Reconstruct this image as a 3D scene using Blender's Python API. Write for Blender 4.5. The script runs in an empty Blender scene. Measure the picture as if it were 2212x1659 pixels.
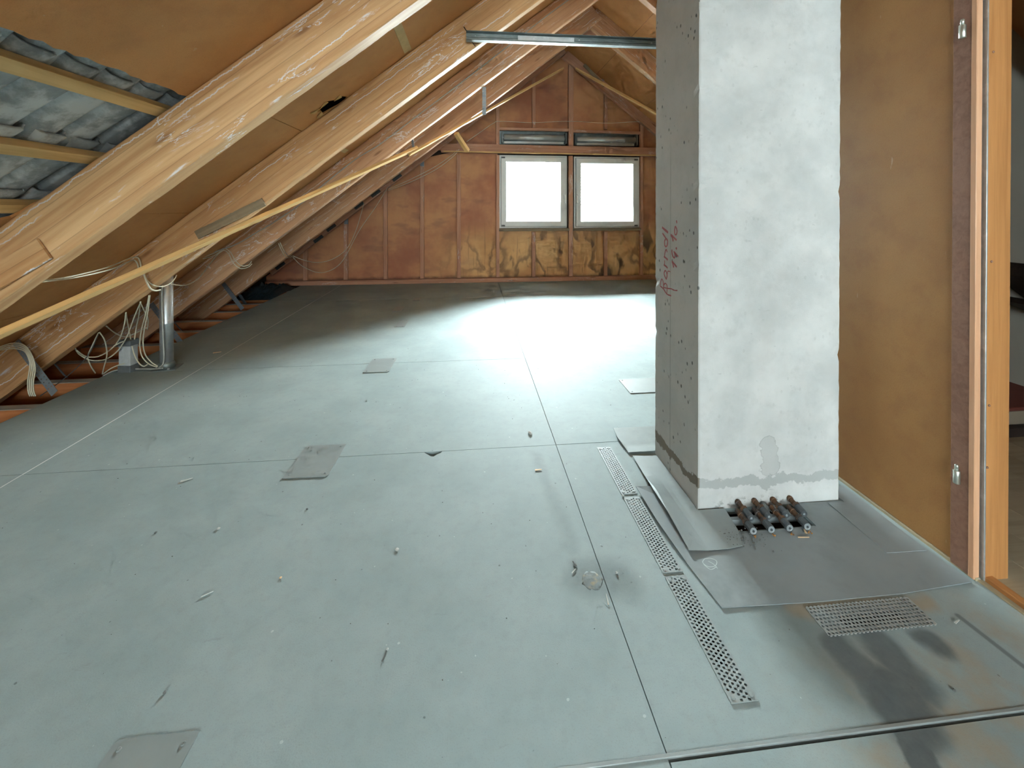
import bpy, bmesh, math, random
from mathutils import Vector, Matrix
from mathutils.geometry import delaunay_2d_cdt
random.seed(7)
sc = bpy.context.scene
COL = sc.collection

# ------------------------------------------------------------------ camera, sky, daylight, exposure
FPX, EYE, YAW, PITCH = 903.0, 1.26, math.radians(5.57), 0.006
PX, PY = 1106.0, 449 + FPX * PITCH
cam_d = bpy.data.cameras.new('camera')
cam_d.sensor_fit = 'HORIZONTAL'; cam_d.sensor_width = 36.0
cam_d.lens = FPX / 2212 * 36.0
cam_d.shift_y = -(829.5 - PY) / 2212
cam_d.clip_start = 0.05
cam = bpy.data.objects.new('camera', cam_d); COL.objects.link(cam)
cam.location = (0, 0, EYE)
cam.rotation_euler = (math.pi / 2 - PITCH, 0, -YAW)
sc.camera = cam

w = bpy.data.worlds.new('sky'); sc.world = w; w.use_nodes = True
bg = w.node_tree.nodes['Background']
bg.inputs[0].default_value = (0.86, 0.95, 1.0, 1); bg.inputs[1].default_value = 6.0

def daylight(name, loc, rot, sx, sy, power, color=(0.87, 0.985, 1.0)):
    l = bpy.data.lights.new(name, 'AREA'); l.shape = 'RECTANGLE'; l.size = sx; l.size_y = sy
    l.energy = power; l.color = color
    o = bpy.data.objects.new(name, l); COL.objects.link(o); o.location = loc; o.rotation_euler = rot
    return o
# bright sky outside the far gable windows, then the windows of the gable behind the camera
daylight('daylight_far', (1.72, 7.85, 2.28), (math.radians(-80), 0, 0), 3.0, 1.7, 3500)
daylight('daylight_rear_left', (-0.55, -3.98, 1.60), (math.radians(90), 0, 0), 1.35, 1.4, 96)
daylight('daylight_rear_right', (0.95, -3.98, 1.60), (math.radians(90), 0, 0), 1.35, 1.4, 96)
daylight('added_room_daylight', (3.1, -3.98, 1.60), (math.radians(90), 0, 0), 1.0, 1.2, 45)  # unseen window light added to brighten the room past the doorway
# fill lamp for an unseen roof window, added to brighten the left floor
daylight('added_roof_fill', (-1.33, -0.88, 1.97), (0, math.radians(-37.9), 0), 1.0, 0.75, 24)
sc.view_settings.view_transform = 'Standard'; sc.view_settings.look = 'None'
sc.view_settings.gamma = 1; sc.view_settings.use_curve_mapping = False
sc.view_settings.exposure = 0.72
sc.cycles.use_denoising = True
sc.cycles.max_bounces = 5; sc.cycles.diffuse_bounces = 4; sc.cycles.glossy_bounces = 3; sc.cycles.transparent_max_bounces = 6
sc.cycles.use_adaptive_sampling = True; sc.cycles.adaptive_threshold = 0.15; sc.cycles.adaptive_min_samples = 12; sc.cycles.use_light_tree = False
sc.cycles.sample_clamp_indirect = 8

# ------------------------------------------------------------------ measuring helpers (photo point -> real plane)
_R = Vector((math.cos(YAW), -math.sin(YAW), 0)); _F0 = Vector((math.sin(YAW), math.cos(YAW), 0)); _U0 = Vector((0, 0, 1))
_F = _F0 * math.cos(PITCH) - _U0 * math.sin(PITCH); _U = _U0 * math.cos(PITCH) + _F0 * math.sin(PITCH)
EYEP = Vector((0, 0, EYE))
def on_plane(x, y, n, d):
    r = _F + _R * ((x - PX) / FPX) - _U * ((y - PY) / FPX)
    n = Vector(n); return EYEP + r * ((d - n.dot(EYEP)) / n.dot(r))
def at_floor(x, y, z=0.0): return on_plane(x, y, (0, 0, 1), z)
def at_y(x, y, Y): return on_plane(x, y, (0, 1, 0), Y)
def at_x(x, y, X): return on_plane(x, y, (1, 0, 0), X)
SL, RX, RZ, VO = 0.778, 1.60, 3.67, 0.32          # roof slope, ridge, underside of rafters, rafter depth (vertical)
def zl(X, o=0.0): return RZ + o - SL * abs(X - RX)   # height of the rafter underside plane (+offset)
def at_roof(x, y, o=0.0): return on_plane(x, y, (-SL, 0, 1), RZ + o - SL * RX)

# ------------------------------------------------------------------ object helpers
WM = {}
def tag(o, label=None, cat=None, group=None, kind=None):
    if label: o['label'] = label
    if cat: o['category'] = cat
    if group: o['group'] = group
    if kind: o['kind'] = kind
    return o
def link(o, M, parent):
    COL.objects.link(o)
    if parent is not None:
        o.parent = parent
        o.matrix_parent_inverse = WM[parent.name].inverted()
    o.matrix_basis = M
    WM[o.name] = M.copy()
    return o
def thing(name, label, cat, loc=(0, 0, 0), group=None):
    o = bpy.data.objects.new(name, None); o.empty_display_size = 0.1
    link(o, Matrix.Translation(Vector(loc)), None)
    return tag(o, label, cat, group)
def struct(name, loc=(0, 0, 0)):
    o = bpy.data.objects.new(name, None); o.empty_display_size = 0.1
    link(o, Matrix.Translation(Vector(loc)), None)
    return tag(o, kind='structure')
def obj(name, me, m, parent=None, M=None, smooth=False):
    if m is not None:
        me.materials.clear(); me.materials.append(m)
    if smooth:
        for p in me.polygons: p.use_smooth = True
    o = bpy.data.objects.new(name, me)
    return link(o, M if M is not None else Matrix(), parent)
def bm_mesh(bm, name='m'):
    bmesh.ops.recalc_face_normals(bm, faces=bm.faces)
    me = bpy.data.meshes.new(name); bm.to_mesh(me); bm.free(); return me
def bm_box(bm, c, s, M=None):
    ret = bmesh.ops.create_cube(bm, size=1.0)
    T = Matrix.Translation(Vector(c)) @ Matrix.Diagonal((s[0], s[1], s[2], 1))
    if M is not None: T = M @ T
    bmesh.ops.transform(bm, matrix=T, verts=ret['verts'])
    return ret['verts']
def box_me(s, bev=0.0, seg=1, sub=0):
    bm = bmesh.new(); bm_box(bm, (0, 0, 0), s)
    if bev: bmesh.ops.bevel(bm, geom=list(bm.edges), offset=bev, segments=seg, affect='EDGES', profile=0.7)
    return bm_mesh(bm)
def box(name, lo, hi, m, parent=None, bev=0.003):
    lo, hi = Vector(lo), Vector(hi); s = hi - lo
    return obj(name, box_me((abs(s.x), abs(s.y), abs(s.z)), min(bev, 0.4 * min(abs(s.x), abs(s.y), abs(s.z)))), m, parent, Matrix.Translation((lo + hi) / 2))
def axes(p0, p1, up=(0, 0, 1)):
    p0, p1 = Vector(p0), Vector(p1)
    x = (p1 - p0).normalized(); up = Vector(up)
    y = up.cross(x)
    if y.length < 1e-5: y = Vector((0, 1, 0)).cross(x)
    y.normalize(); z = x.cross(y)
    M = Matrix((x, y, z)).transposed().to_4x4(); M.translation = (p0 + p1) / 2
    return M, (p1 - p0).length
def rough_beam_me(L, wy, hz, bev=0.004, seg=24, amp=0.0015):
    """timber: chamfered rectangular section swept in many stations with slight unevenness"""
    b = bev
    prof = [(-wy/2 + b, -hz/2), (wy/2 - b, -hz/2), (wy/2, -hz/2 + b), (wy/2, hz/2 - b), (wy/2 - b, hz/2), (-wy/2 + b, hz/2), (-wy/2, hz/2 - b), (-wy/2, -hz/2 + b)]
    vs, fs = [], []
    n = len(prof)
    for i in range(seg + 1):
        x = -L/2 + L * i / seg
        for (y, z) in prof:
            vs.append((x, y + random.uniform(-amp, amp), z + random.uniform(-amp, amp)))
    for i in range(seg):
        for k in range(n):
            a = i * n + k; c = i * n + (k + 1) % n
            fs.append((a, c, c + n, a + n))
    fs.append(tuple(range(n - 1, -1, -1))); fs.append(tuple(seg * n + k for k in range(n)))
    me = bpy.data.meshes.new('beam'); me.from_pydata(vs, [], fs); me.update(); return me
def beam(name, p0, p1, wy, hz, m, parent=None, up=(0, 0, 1), bev=0.003, seg=12, amp=0.0012):
    M, L = axes(p0, p1, up)
    return obj(name, rough_beam_me(L, wy, hz, bev, seg, amp), m, parent, M)
def tube_me(pts, r, sides=8, closed_ends=True):
    pts = [Vector(p) for p in pts]; vs, fs = [], []
    prev = None
    for i, p in enumerate(pts):
        t = (pts[min(i + 1, len(pts) - 1)] - pts[max(i - 1, 0)]).normalized()
        if prev is None:
            u = t.orthogonal().normalized()
        else:
            u = prev - t * prev.dot(t)
            u = u.normalized() if u.length > 1e-6 else t.orthogonal().normalized()
        prev = u; v = t.cross(u)
        rr = r[i] if isinstance(r, (list, tuple)) else r
        for k in range(sides):
            a = 2 * math.pi * k / sides
            vs.append(p + u * (rr * math.cos(a)) + v * (rr * math.sin(a)))
    for i in range(len(pts) - 1):
        for k in range(sides):
            a = i * sides + k; b = i * sides + (k + 1) % sides
            fs.append((a, b, b + sides, a + sides))
    if closed_ends:
        fs.append(tuple(range(sides - 1, -1, -1))); fs.append(tuple((len(pts) - 1) * sides + k for k in range(sides)))
    me = bpy.data.meshes.new('tube'); me.from_pydata([tuple(q) for q in vs], [], fs); me.update(); return me
def catmull(pts, n=8):
    P = [Vector(p) for p in pts]; out = []
    for i in range(len(P) - 1):
        p0 = P[max(i - 1, 0)]; p1 = P[i]; p2 = P[i + 1]; p3 = P[min(i + 2, len(P) - 1)]
        for k in range(n):
            t = k / n
            out.append(0.5 * ((2*p1) + (p2 - p0)*t + (2*p0 - 5*p1 + 4*p2 - p3)*t*t + (3*p1 - p0 - 3*p2 + p3)*t**3))
    out.append(P[-1]); return out
def inside(p, poly):
    x, y = p; r = False; j = len(poly) - 1
    for i in range(len(poly)):
        xi, yi = poly[i]; xj, yj = poly[j]
        if (yi > y) != (yj > y) and x < (xj - xi) * (y - yi) / (yj - yi) + xi: r = not r
        j = i
    return r
def plate_me(outer, holes, z0, z1, zf=None, extra=(), hole_cull=None):
    """flat plate (x,y) with holes, bottom z0, top z1; zf(x,y) adds height"""
    vs = [Vector(p) for p in outer]; ed = [(i, (i + 1) % len(outer)) for i in range(len(outer))]
    for h in holes:
        b = len(vs); vs += [Vector(p) for p in h]; ed += [(b + i, b + (i + 1) % len(h)) for i in range(len(h))]
    vs += [Vector(p) for p in extra]
    V, E, F, *_ = delaunay_2d_cdt(vs, ed, [], 0, 1e-7)
    H = [(min(p[0] for p in h), max(p[0] for p in h), min(p[1] for p in h), max(p[1] for p in h), h) for h in holes]
    H.sort(key=lambda q: q[0])
    keep = []
    for f in F:
        cx = sum(V[i].x for i in f) / len(f); cy = sum(V[i].y for i in f) / len(f)
        if not inside((cx, cy), outer): continue
        bad = False
        for (a, b, c, d, h) in H:
            if a <= cx <= b and c <= cy <= d and inside((cx, cy), h): bad = True; break
        if not bad: keep.append(f)
    n = len(V); zf = zf or (lambda x, y: 0.0)
    verts = [(v.x, v.y, z1 + zf(v.x, v.y)) for v in V] + [(v.x, v.y, z0 + zf(v.x, v.y)) for v in V]
    cnt = {}
    faces = []
    for f in keep:
        f = list(f)
        a = sum((V[f[i]].x * V[f[(i+1) % len(f)]].y - V[f[(i+1) % len(f)]].x * V[f[i]].y) for i in range(len(f)))
        if a < 0: f.reverse()
        faces.append(tuple(f)); faces.append(tuple(n + i for i in reversed(f)))
        for i in range(len(f)):
            e = (f[i], f[(i + 1) % len(f)]); cnt[e] = True
    for (a, b) in list(cnt):
        if (b, a) not in cnt: faces.append((a, n + a, n + b, b))
    me = bpy.data.meshes.new('plate'); me.from_pydata(verts, [], faces); me.update(); return me
def rect(x0, x1, y0, y1): return [(x0, y0), (x1, y0), (x1, y1), (x0, y1)]
def lathe_me(prof, seg=16):
    """prof: (r, z) list, revolved about local z"""
    vs, fs = [], []
    for (r, z) in prof:
        for k in range(seg):
            a = 2 * math.pi * k / seg; vs.append((r * math.cos(a), r * math.sin(a), z))
    for i in range(len(prof) - 1):
        for k in range(seg):
            a = i * seg + k; b = i * seg + (k + 1) % seg
            fs.append((a, b, b + seg, a + seg))
    fs.append(tuple(range(seg - 1, -1, -1))); fs.append(tuple((len(prof) - 1) * seg + k for k in range(seg)))
    me = bpy.data.meshes.new('lathe'); me.from_pydata(vs, [], fs); me.update(); return me

# ------------------------------------------------------------------ materials
class NT:
    def __init__(s, name):
        s.m = bpy.data.materials.new(name); s.m.use_nodes = True
        s.t = s.m.node_tree; s.N = s.t.nodes; s.L = s.t.links
        s.b = s.N['Principled BSDF']; s.out = s.N['Material Output']
        s.tc = s.N.new('ShaderNodeTexCoord'); s.oi = s.N.new('ShaderNodeObjectInfo'); s.ge = s.N.new('ShaderNodeNewGeometry')
    def node(s, t, **k):
        n = s.N.new(t)
        for a, v in k.items(): setattr(n, a, v)
        return n
    def put(s, sock, v):
        if isinstance(v, bpy.types.NodeSocket): s.L.new(v, sock)
        elif v is not None:
            if sock.type == 'RGBA' and len(v) == 3: v = (*v, 1)
            sock.default_value = v
    def vec(s, src='Object', scale=(1, 1, 1), rnd=False, loc=(0, 0, 0)):
        v = s.ge.outputs['Position'] if src == 'World' else s.tc.outputs[src]
        if rnd:
            a = s.node('ShaderNodeVectorMath', operation='ADD'); s.L.new(v, a.inputs[0])
            mu = s.math('MULTIPLY', s.oi.outputs['Random'], 37.0); c = s.node('ShaderNodeCombineXYZ')
            s.L.new(mu, c.inputs[0]); s.L.new(mu, c.inputs[1]); s.L.new(mu, c.inputs[2]); s.L.new(c.outputs[0], a.inputs[1]); v = a.outputs[0]
        m = s.node('ShaderNodeMapping'); s.L.new(v, m.inputs[0]); m.inputs['Scale'].default_value = scale; m.inputs['Location'].default_value = loc
        return m.outputs[0]
    def noise(s, v, scale=5, detail=4, rough=0.55, dist=0.0):
        n = s.node('ShaderNodeTexNoise'); s.L.new(v, n.inputs['Vector'])
        n.inputs['Scale'].default_value = scale; n.inputs['Detail'].default_value = detail; n.inputs['Roughness'].default_value = rough; n.inputs['Distortion'].default_value = dist
        return n.outputs[0]
    def voro(s, v, scale=5, feature='F1', out='Distance'):
        n = s.node('ShaderNodeTexVoronoi', feature=feature); s.L.new(v, n.inputs['Vector']); n.inputs['Scale'].default_value = scale
        return n.outputs[out]
    def math(s, op, a, b=None, c=None, clamp=False):
        n = s.node('ShaderNodeMath', operation=op, use_clamp=clamp); s.put(n.inputs[0], a)
        if b is not None: s.put(n.inputs[1], b)
        if c is not None: s.put(n.inputs[2], c)
        return n.outputs[0]
    def step(s, v, a, b):          # smoothstep a..b -> 0..1 (a may exceed b)
        n = s.node('ShaderNodeMapRange', interpolation_type='SMOOTHSTEP'); s.put(n.inputs[0], v)
        if a <= b:
            n.inputs[1].default_value = a; n.inputs[2].default_value = b
        else:
            n.inputs[1].default_value = b; n.inputs[2].default_value = a; n.inputs[3].default_value = 1; n.inputs[4].default_value = 0
        return n.outputs[0]
    def mix(s, f, a, b, mode='MIX'):
        n = s.node('ShaderNodeMix', data_type='RGBA', blend_type=mode); s.put(n.inputs[0], f); s.put(n.inputs[6], a); s.put(n.inputs[7], b)
        return n.outputs[2]
    def sep(s, v):
        n = s.node('ShaderNodeSeparateXYZ'); s.L.new(v, n.inputs[0]); return n.outputs
    def bump(s, h, strength=0.3, dist=0.01):
        n = s.node('ShaderNodeBump'); n.inputs['Strength'].default_value = strength; n.inputs['Distance'].default_value = dist
        s.L.new(h, n.inputs['Height']); s.L.new(n.outputs[0], s.b.inputs['Normal'])
    def capsule(s, v, a, b, r0, r1):    # soft mask round the segment a-b in the xy plane
        sx = s.sep(v); dx, dy = b[0] - a[0], b[1] - a[1]; L2 = dx*dx + dy*dy + 1e-9
        px = s.math('SUBTRACT', sx[0], a[0]); py = s.math('SUBTRACT', sx[1], a[1])
        t = s.math('ADD', s.math('MULTIPLY', px, dx / L2), s.math('MULTIPLY', py, dy / L2), clamp=True)
        qx = s.math('SUBTRACT', px, s.math('MULTIPLY', t, dx)); qy = s.math('SUBTRACT', py, s.math('MULTIPLY', t, dy))
        d = s.math('SQRT', s.math('ADD', s.math('MULTIPLY', qx, qx), s.math('MULTIPLY', qy, qy)))
        return s.step(d, r1, r0)
    def done(s, col, rough=0.6, metal=0.0, spec=0.5):
        s.put(s.b.inputs['Base Color'], col); s.put(s.b.inputs['Roughness'], rough); s.put(s.b.inputs['Metallic'], metal)
        s.b.inputs['Specular IOR Level'].default_value = spec
        return s.m

def wood(name, c1, c2, stain=0.0, stain_c=(0.74, 0.76, 0.80), big=0.5, dark=(0.10, 0.045, 0.02), knots=True, rough=0.62, lam=0.0, grain=1.0, runs=False):
    t = NT(name)
    g = t.noise(t.vec('Object', (1.1*grain, 26*grain, 26*grain), True), 1.0, 5, 0.62, 0.7)
    g2 = t.noise(t.vec('Object', (0.35, 5, 5), True), 1.0, 3, 0.5, 0.4)
    f = t.step(t.math('ADD', t.math('MULTIPLY', g, 0.75), t.math('MULTIPLY', g2, big)), 0.35, 0.35 + 0.45)
    col = t.mix(f, c1, c2)
    if lam:      # glued lamellas: tone changes from one layer to the next
        z = t.sep(t.vec('Object'))[2]
        fl = t.math('FLOOR', t.math('DIVIDE', z, lam)); wn = t.node('ShaderNodeTexWhiteNoise', noise_dimensions='1D'); t.L.new(t.math('ADD', fl, t.math('MULTIPLY', t.oi.outputs['Random'], 50.0)), wn.inputs['W'])
        col = t.mix(t.math('MULTIPLY', wn.outputs[0], 0.38), col, (c1[0]*0.72, c1[1]*0.62, c1[2]*0.5))
        fr = t.math('FRACT', t.math('DIVIDE', z, lam)); ln = t.math('MAXIMUM', t.step(fr, 0.035, 0.01), t.step(fr, 0.965, 0.99))
        col = t.mix(t.math('MULTIPLY', ln, 0.30), col, dark)
    if knots:
        k = t.voro(t.vec('Object', (1.6, 7.5, 7.5), True), 1.0)
        kk = t.step(k, 0.13, 0.03)
        col = t.mix(t.math('MULTIPLY', kk, 0.7), col, (c1[0]*0.45, c1[1]*0.33, c1[2]*0.25))
    if stain:
        n1 = t.noise(t.vec('Object', (2.2, 9, 9), True), 1.0, 6, 0.65, 1.2)
        line = t.math('MULTIPLY', t.step(t.math('ABSOLUTE', t.math('SUBTRACT', n1, 0.56)), 0.014, 0.002), t.step(t.noise(t.vec('Object', (1.4, 4, 4), True, (3, 1, 2)), 1.0, 2), 0.50, 0.58))
        n2 = t.noise(t.vec('Object', (2.6, 13, 13), True, (5, 5, 5)), 1.0, 7, 0.7, 0.8)
        blot = t.math('MULTIPLY', t.step(n2, 0.62, 0.72), 0.85)
        st = t.math('MAXIMUM', line, blot)
        if runs:     # dried salt lines that follow the length of the timber
            so = t.sep(t.vec('Object')); wob = t.math('MULTIPLY', t.math('SUBTRACT', t.noise(t.vec('Object', (9, 0.01, 0.01), True), 1.0, 7, 0.75), 0.5), 0.055)
            for z0, sd in ((0.062, 1.0), (-0.055, 5.0), (0.105, 9.0)):
                gate = t.step(t.noise(t.vec('Object', (1.3, 0.01, 0.01), True, (sd, 0, 0)), 1.0, 5, 0.7), 0.50, 0.56)
                q = t.math('MULTIPLY', t.step(t.math('ABSOLUTE', t.math('SUBTRACT', t.math('ADD', so[2], wob), z0)), 0.0045, 0.0008), gate)
                st = t.math('MAXIMUM', st, t.math('MULTIPLY', q, 0.85))
        st = t.math('MULTIPLY', st, stain, clamp=True)
        col = t.mix(st, col, stain_c)
    t.bump(g, 0.25, 0.004)
    return t.done(col, rough, spec=0.3)

M_RAFT = wood('rafter_timber_near', (0.48, 0.250, 0.105), (0.74, 0.490, 0.255), 1.0, lam=0.083, runs=True)
M_RAFT2 = wood('rafter_timber_far', (0.40, 0.205, 0.105), (0.62, 0.385, 0.225), 0.85, lam=0.07, runs=True)
M_LATH = wood('lath_timber', (0.50, 0.29, 0.10), (0.72, 0.47, 0.20), 0.0, knots=True)
M_OLDLATH = wood('old_lath_timber', (0.17, 0.125, 0.075), (0.27, 0.21, 0.13), 0.0)
M_BATTEN = wood('batten_timber', (0.52, 0.31, 0.11), (0.74, 0.50, 0.22), 0.0)
M_STUD = wood('stud_timber', (0.36, 0.17, 0.10), (0.52, 0.28, 0.175), 0.7, stain_c=(0.62, 0.60, 0.58))
M_JOIST = wood('joist_timber', (0.38, 0.13, 0.045), (0.60, 0.24, 0.09), 0.0)
M_FRAMEW = wood('door_frame_wood', (0.34, 0.145, 0.047), (0.46, 0.22, 0.078), 0.0, knots=False, rough=0.42, grain=2.0)
M_FRAMEL = wood('door_frame_edge_wood', (0.50, 0.26, 0.14), (0.60, 0.35, 0.21), 0.0, knots=False, rough=0.4, grain=2.0)
M_FRAMED = wood('door_frame_dark_wood', (0.175, 0.085, 0.055), (0.25, 0.135, 0.09), 0.0, knots=False, rough=0.5, grain=2.0)
M_DUST = wood('dusty_joist_top', (0.33, 0.31, 0.27), (0.44, 0.42, 0.37), 0.0, knots=False)
M_CHIPW = wood('splinter_wood', (0.60, 0.40, 0.22), (0.75, 0.55, 0.34), 0.0, knots=False)
M_DARKW = wood('dark_stained_wood', (0.025, 0.018, 0.016), (0.05, 0.035, 0.03), 0.0, knots=False)
M_PARQ = wood('pale_floor_wood', (0.30, 0.255, 0.17), (0.42, 0.36, 0.25), 0.0, knots=False)

def hardboard(name, c1, c2, c3, stain=0.0):
    t = NT(name); v = t.vec('World')
    n = t.noise(v, 1.3, 4, 0.55); n2 = t.noise(v, 170, 2, 0.7); n3 = t.noise(v, 9, 5, 0.6)
    col = t.mix(t.step(n, 0.32, 0.70), c1, c2)
    col = t.mix(t.math('MULTIPLY', t.step(n3, 0.42, 0.72), 0.35), col, c3)
    col = t.mix(t.math('MULTIPLY', t.math('ABSOLUTE', t.math('SUBTRACT', n2, 0.5)), 0.9), col, (c1[0]*0.5, c1[1]*0.45, c1[2]*0.4))
    sc_ = t.step(t.noise(t.vec('World', (40, 40, 6)), 1.0, 2), 0.735, 0.76)
    col = t.mix(t.math('MULTIPLY', sc_, 0.25), col, (0.62, 0.50, 0.34))
    t.bump(n2, 0.10, 0.003)
    return t.done(col, 0.62, spec=0.25)
M_LINING = hardboard('roof_lining_board', (0.47, 0.215, 0.075), (0.58, 0.290, 0.110), (0.40, 0.170, 0.066))
M_PARTI = hardboard('partition_board', (0.275, 0.132, 0.043), (0.335, 0.175, 0.058), (0.225, 0.096, 0.036))
M_TORN = hardboard('torn_board_edge', (0.44, 0.27, 0.10), (0.56, 0.37, 0.16), (0.38, 0.22, 0.08))

def stained_board():
    t = NT('gable_board'); v = t.vec('World'); z = t.sep(v)[2]; x = t.sep(v)[0]
    n = t.noise(v, 1.5, 4, 0.6)
    col = t.mix(t.step(n, 0.33, 0.67), (0.37, 0.145, 0.078), (0.54, 0.270, 0.125))
    # soft cloudy marks left by damp air
    cl = t.noise(t.vec('World', (1.6, 1, 3.4), loc=(4, 0, 1)), 1.0, 3, 0.5)
    col = t.mix(t.math('MULTIPLY', t.step(cl, 0.54, 0.66), 0.5), col, (0.23, 0.10, 0.072))
    low = t.math('MULTIPLY', t.step(z, 1.15, 0.55), t.step(x, -1.0, 0.5))
    wn = t.noise(t.vec('World', (2.0, 1, 1.25), loc=(1.7, 0, 0.4)), 1.0, 4, 0.45, 0.35)
    edge = t.math('MULTIPLY', t.step(wn, 0.47, 0.535), t.step(wn, 0.575, 0.54))
    blot = t.math('MULTIPLY', t.step(t.noise(t.vec('World', (3.6, 1, 1.9), loc=(2.3, 0, 5.1)), 1.0, 4, 0.45, 0.35), 0.58, 0.66), 0.85)
    col = t.mix(t.math('MULTIPLY', low, 0.75), col, t.mix(t.step(n, 0.3, 0.7), (0.62, 0.34, 0.12), (0.80, 0.52, 0.23)))  # stronger light on the lower boards painted in as lighter orange
    col = t.mix(t.math('MULTIPLY', low, t.math('MAXIMUM', t.math('MULTIPLY', edge, 0.55), blot)), col, (0.05, 0.028, 0.022))
    dr = t.step(t.noise(t.vec('World', (24, 1, 1.0)), 1.0, 3), 0.60, 0.68)
    col = t.mix(t.math('MULTIPLY', t.math('MULTIPLY', dr, low), 0.35), col, (0.10, 0.05, 0.03))
    foot_dark = t.step(t.math('ADD', z, t.math('MULTIPLY', t.noise(v, 7, 3), 0.09)), 0.17, 0.09)  # boards turn darker towards the floor, with an uneven edge
    col = t.mix(t.math('MULTIPLY', foot_dark, 0.75), col, (0.045, 0.026, 0.02))
    t.bump(t.noise(v, 120, 2), 0.1, 0.003)
    return t.done(col, 0.6, spec=0.25)
M_GABLE = stained_board()

def floor_mat(stained):
    t = NT('cement_board_stained' if stained else 'cement_board'); v = t.vec('World')
    dist = t.node('ShaderNodeVectorMath', operation='ADD'); t.L.new(v, dist.inputs[0])
    nz = t.node('ShaderNodeTexNoise'); t.L.new(v, nz.inputs['Vector']); nz.inputs['Scale'].default_value = 9; nz.inputs['Detail'].default_value = 4
    sb = t.node('ShaderNodeVectorMath', operation='SUBTRACT'); t.L.new(nz.outputs['Color'], sb.inputs[0]); sb.inputs[1].default_value = (0.5, 0.5, 0.5)
    ml = t.node('ShaderNodeVectorMath', operation='SCALE'); t.L.new(sb.outputs[0], ml.inputs[0]); ml.inputs['Scale'].default_value = 0.07
    t.L.new(ml.outputs[0], dist.inputs[1]); dv = dist.outputs[0]
    n1 = t.noise(v, 2.2, 5, 0.6); n2 = t.noise(v, 260, 2, 0.6); n3 = t.noise(v, 26, 4, 0.65)
    col = t.mix(t.step(n1, 0.3, 0.7), (0.250, 0.315, 0.318), (0.308, 0.375, 0.376))
    col = t.mix(t.math('MULTIPLY', t.step(n3, 0.45, 0.75), 0.22), col, (0.21, 0.25, 0.25))
    col = t.mix(t.math('MULTIPLY', t.step(n2, 0.52, 0.75), 0.40), col, (0.22, 0.255, 0.255))
    # grit and scuffs
    col = t.mix(t.math('MULTIPLY', t.step(t.noise(t.vec('World', (38, 38, 38), loc=(2, 7, 1)), 1.0, 1), 0.775, 0.81), 0.7), col, (0.10, 0.115, 0.115))
    col = t.mix(t.math('MULTIPLY', t.step(t.noise(t.vec('World', (55, 55, 38), loc=(9, 1, 1)), 1.0, 0), 0.86, 0.89), 0.4), col, (0.6, 0.65, 0.65))
    sc1 = t.math('MULTIPLY', t.step(t.noise(t.vec('World', (5, 22, 5), loc=(3, 3, 0)), 1.0, 5, 0.7), 0.655, 0.70), 0.35)
    col = t.mix(sc1, col, (0.22, 0.25, 0.25))
    # ochre traces in the near right corner
    if stained: oc = t.math('MULTIPLY', t.math('MULTIPLY', t.capsule(dv, (1.0, 0.86), (1.7, 1.02), 0.05, 0.32), t.step(t.noise(v, 5, 5, 0.6), 0.40, 0.62)), 0.45)
    if stained: oc2 = t.math('MULTIPLY', t.capsule(dv, (1.0, 1.215), (1.46, 1.20), 0.005, 0.05), 0.55)
    if stained: col = t.mix(t.math('MAXIMUM', oc, oc2), col, (0.36, 0.25, 0.135))
    # soot coloured tracks
    masks = [((1.05, 1.10), (1.06, 0.97), 0.028, 0.075, 0.9), ((1.17, 1.10), (1.17, 1.00), 0.03, 0.075, 0.9), ((1.10, 0.98), (1.07, 0.93), 0.05, 0.095, 0.95),
             ((1.325, 1.095), (1.33, 1.07), 0.018, 0.05, 0.9), ((1.04, 0.91), (1.0, 0.70), 0.03, 0.042, 0.95), ((0.95, 1.19), (0.98, 1.05), 0.02, 0.14, 0.40),
             ((0.40, 1.38), (0.50, 1.37), 0.02, 0.12, 0.55), ((0.33, 2.1), (0.37, 1.5), 0.0, 0.05, 0.22), ((1.15, 1.42), (1.45, 1.40), 0.02, 0.12, 0.3)]
    tot = None
    for a, b, r0, r1, k in (masks if stained else []):
        q = t.math('MULTIPLY', t.capsule(dv, a, b, r0, r1), k)
        tot = q if tot is None else t.math('MAXIMUM', tot, q)
    if stained: tot = t.math('MULTIPLY', tot, t.math('ADD', 0.75, t.math('MULTIPLY', n3, 0.4)), clamp=True)
    if stained: col = t.mix(tot, col, (0.105, 0.125, 0.13))
    thin = [((1.497, 1.144), (1.51, 0.999), 0.004, 0.012, 0.8), ((1.0, 0.86), (0.985, 0.72), 0.0, 0.006, 0.3)]
    for a, b, r0, r1, k in (thin if stained else []):
        col = t.mix(t.math('MULTIPLY', t.capsule(v, a, b, r0, r1), k), col, (0.13, 0.15, 0.15))
    t.bump(t.math('ADD', n2, t.math('MULTIPLY', n3, 0.6)), 0.12, 0.002)
    return t.done(col, t.math('ADD', 0.62, t.math('MULTIPLY', n1, 0.15)), spec=0.18)
M_FLOOR = floor_mat(False); M_FLOORS = floor_mat(True)

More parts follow.
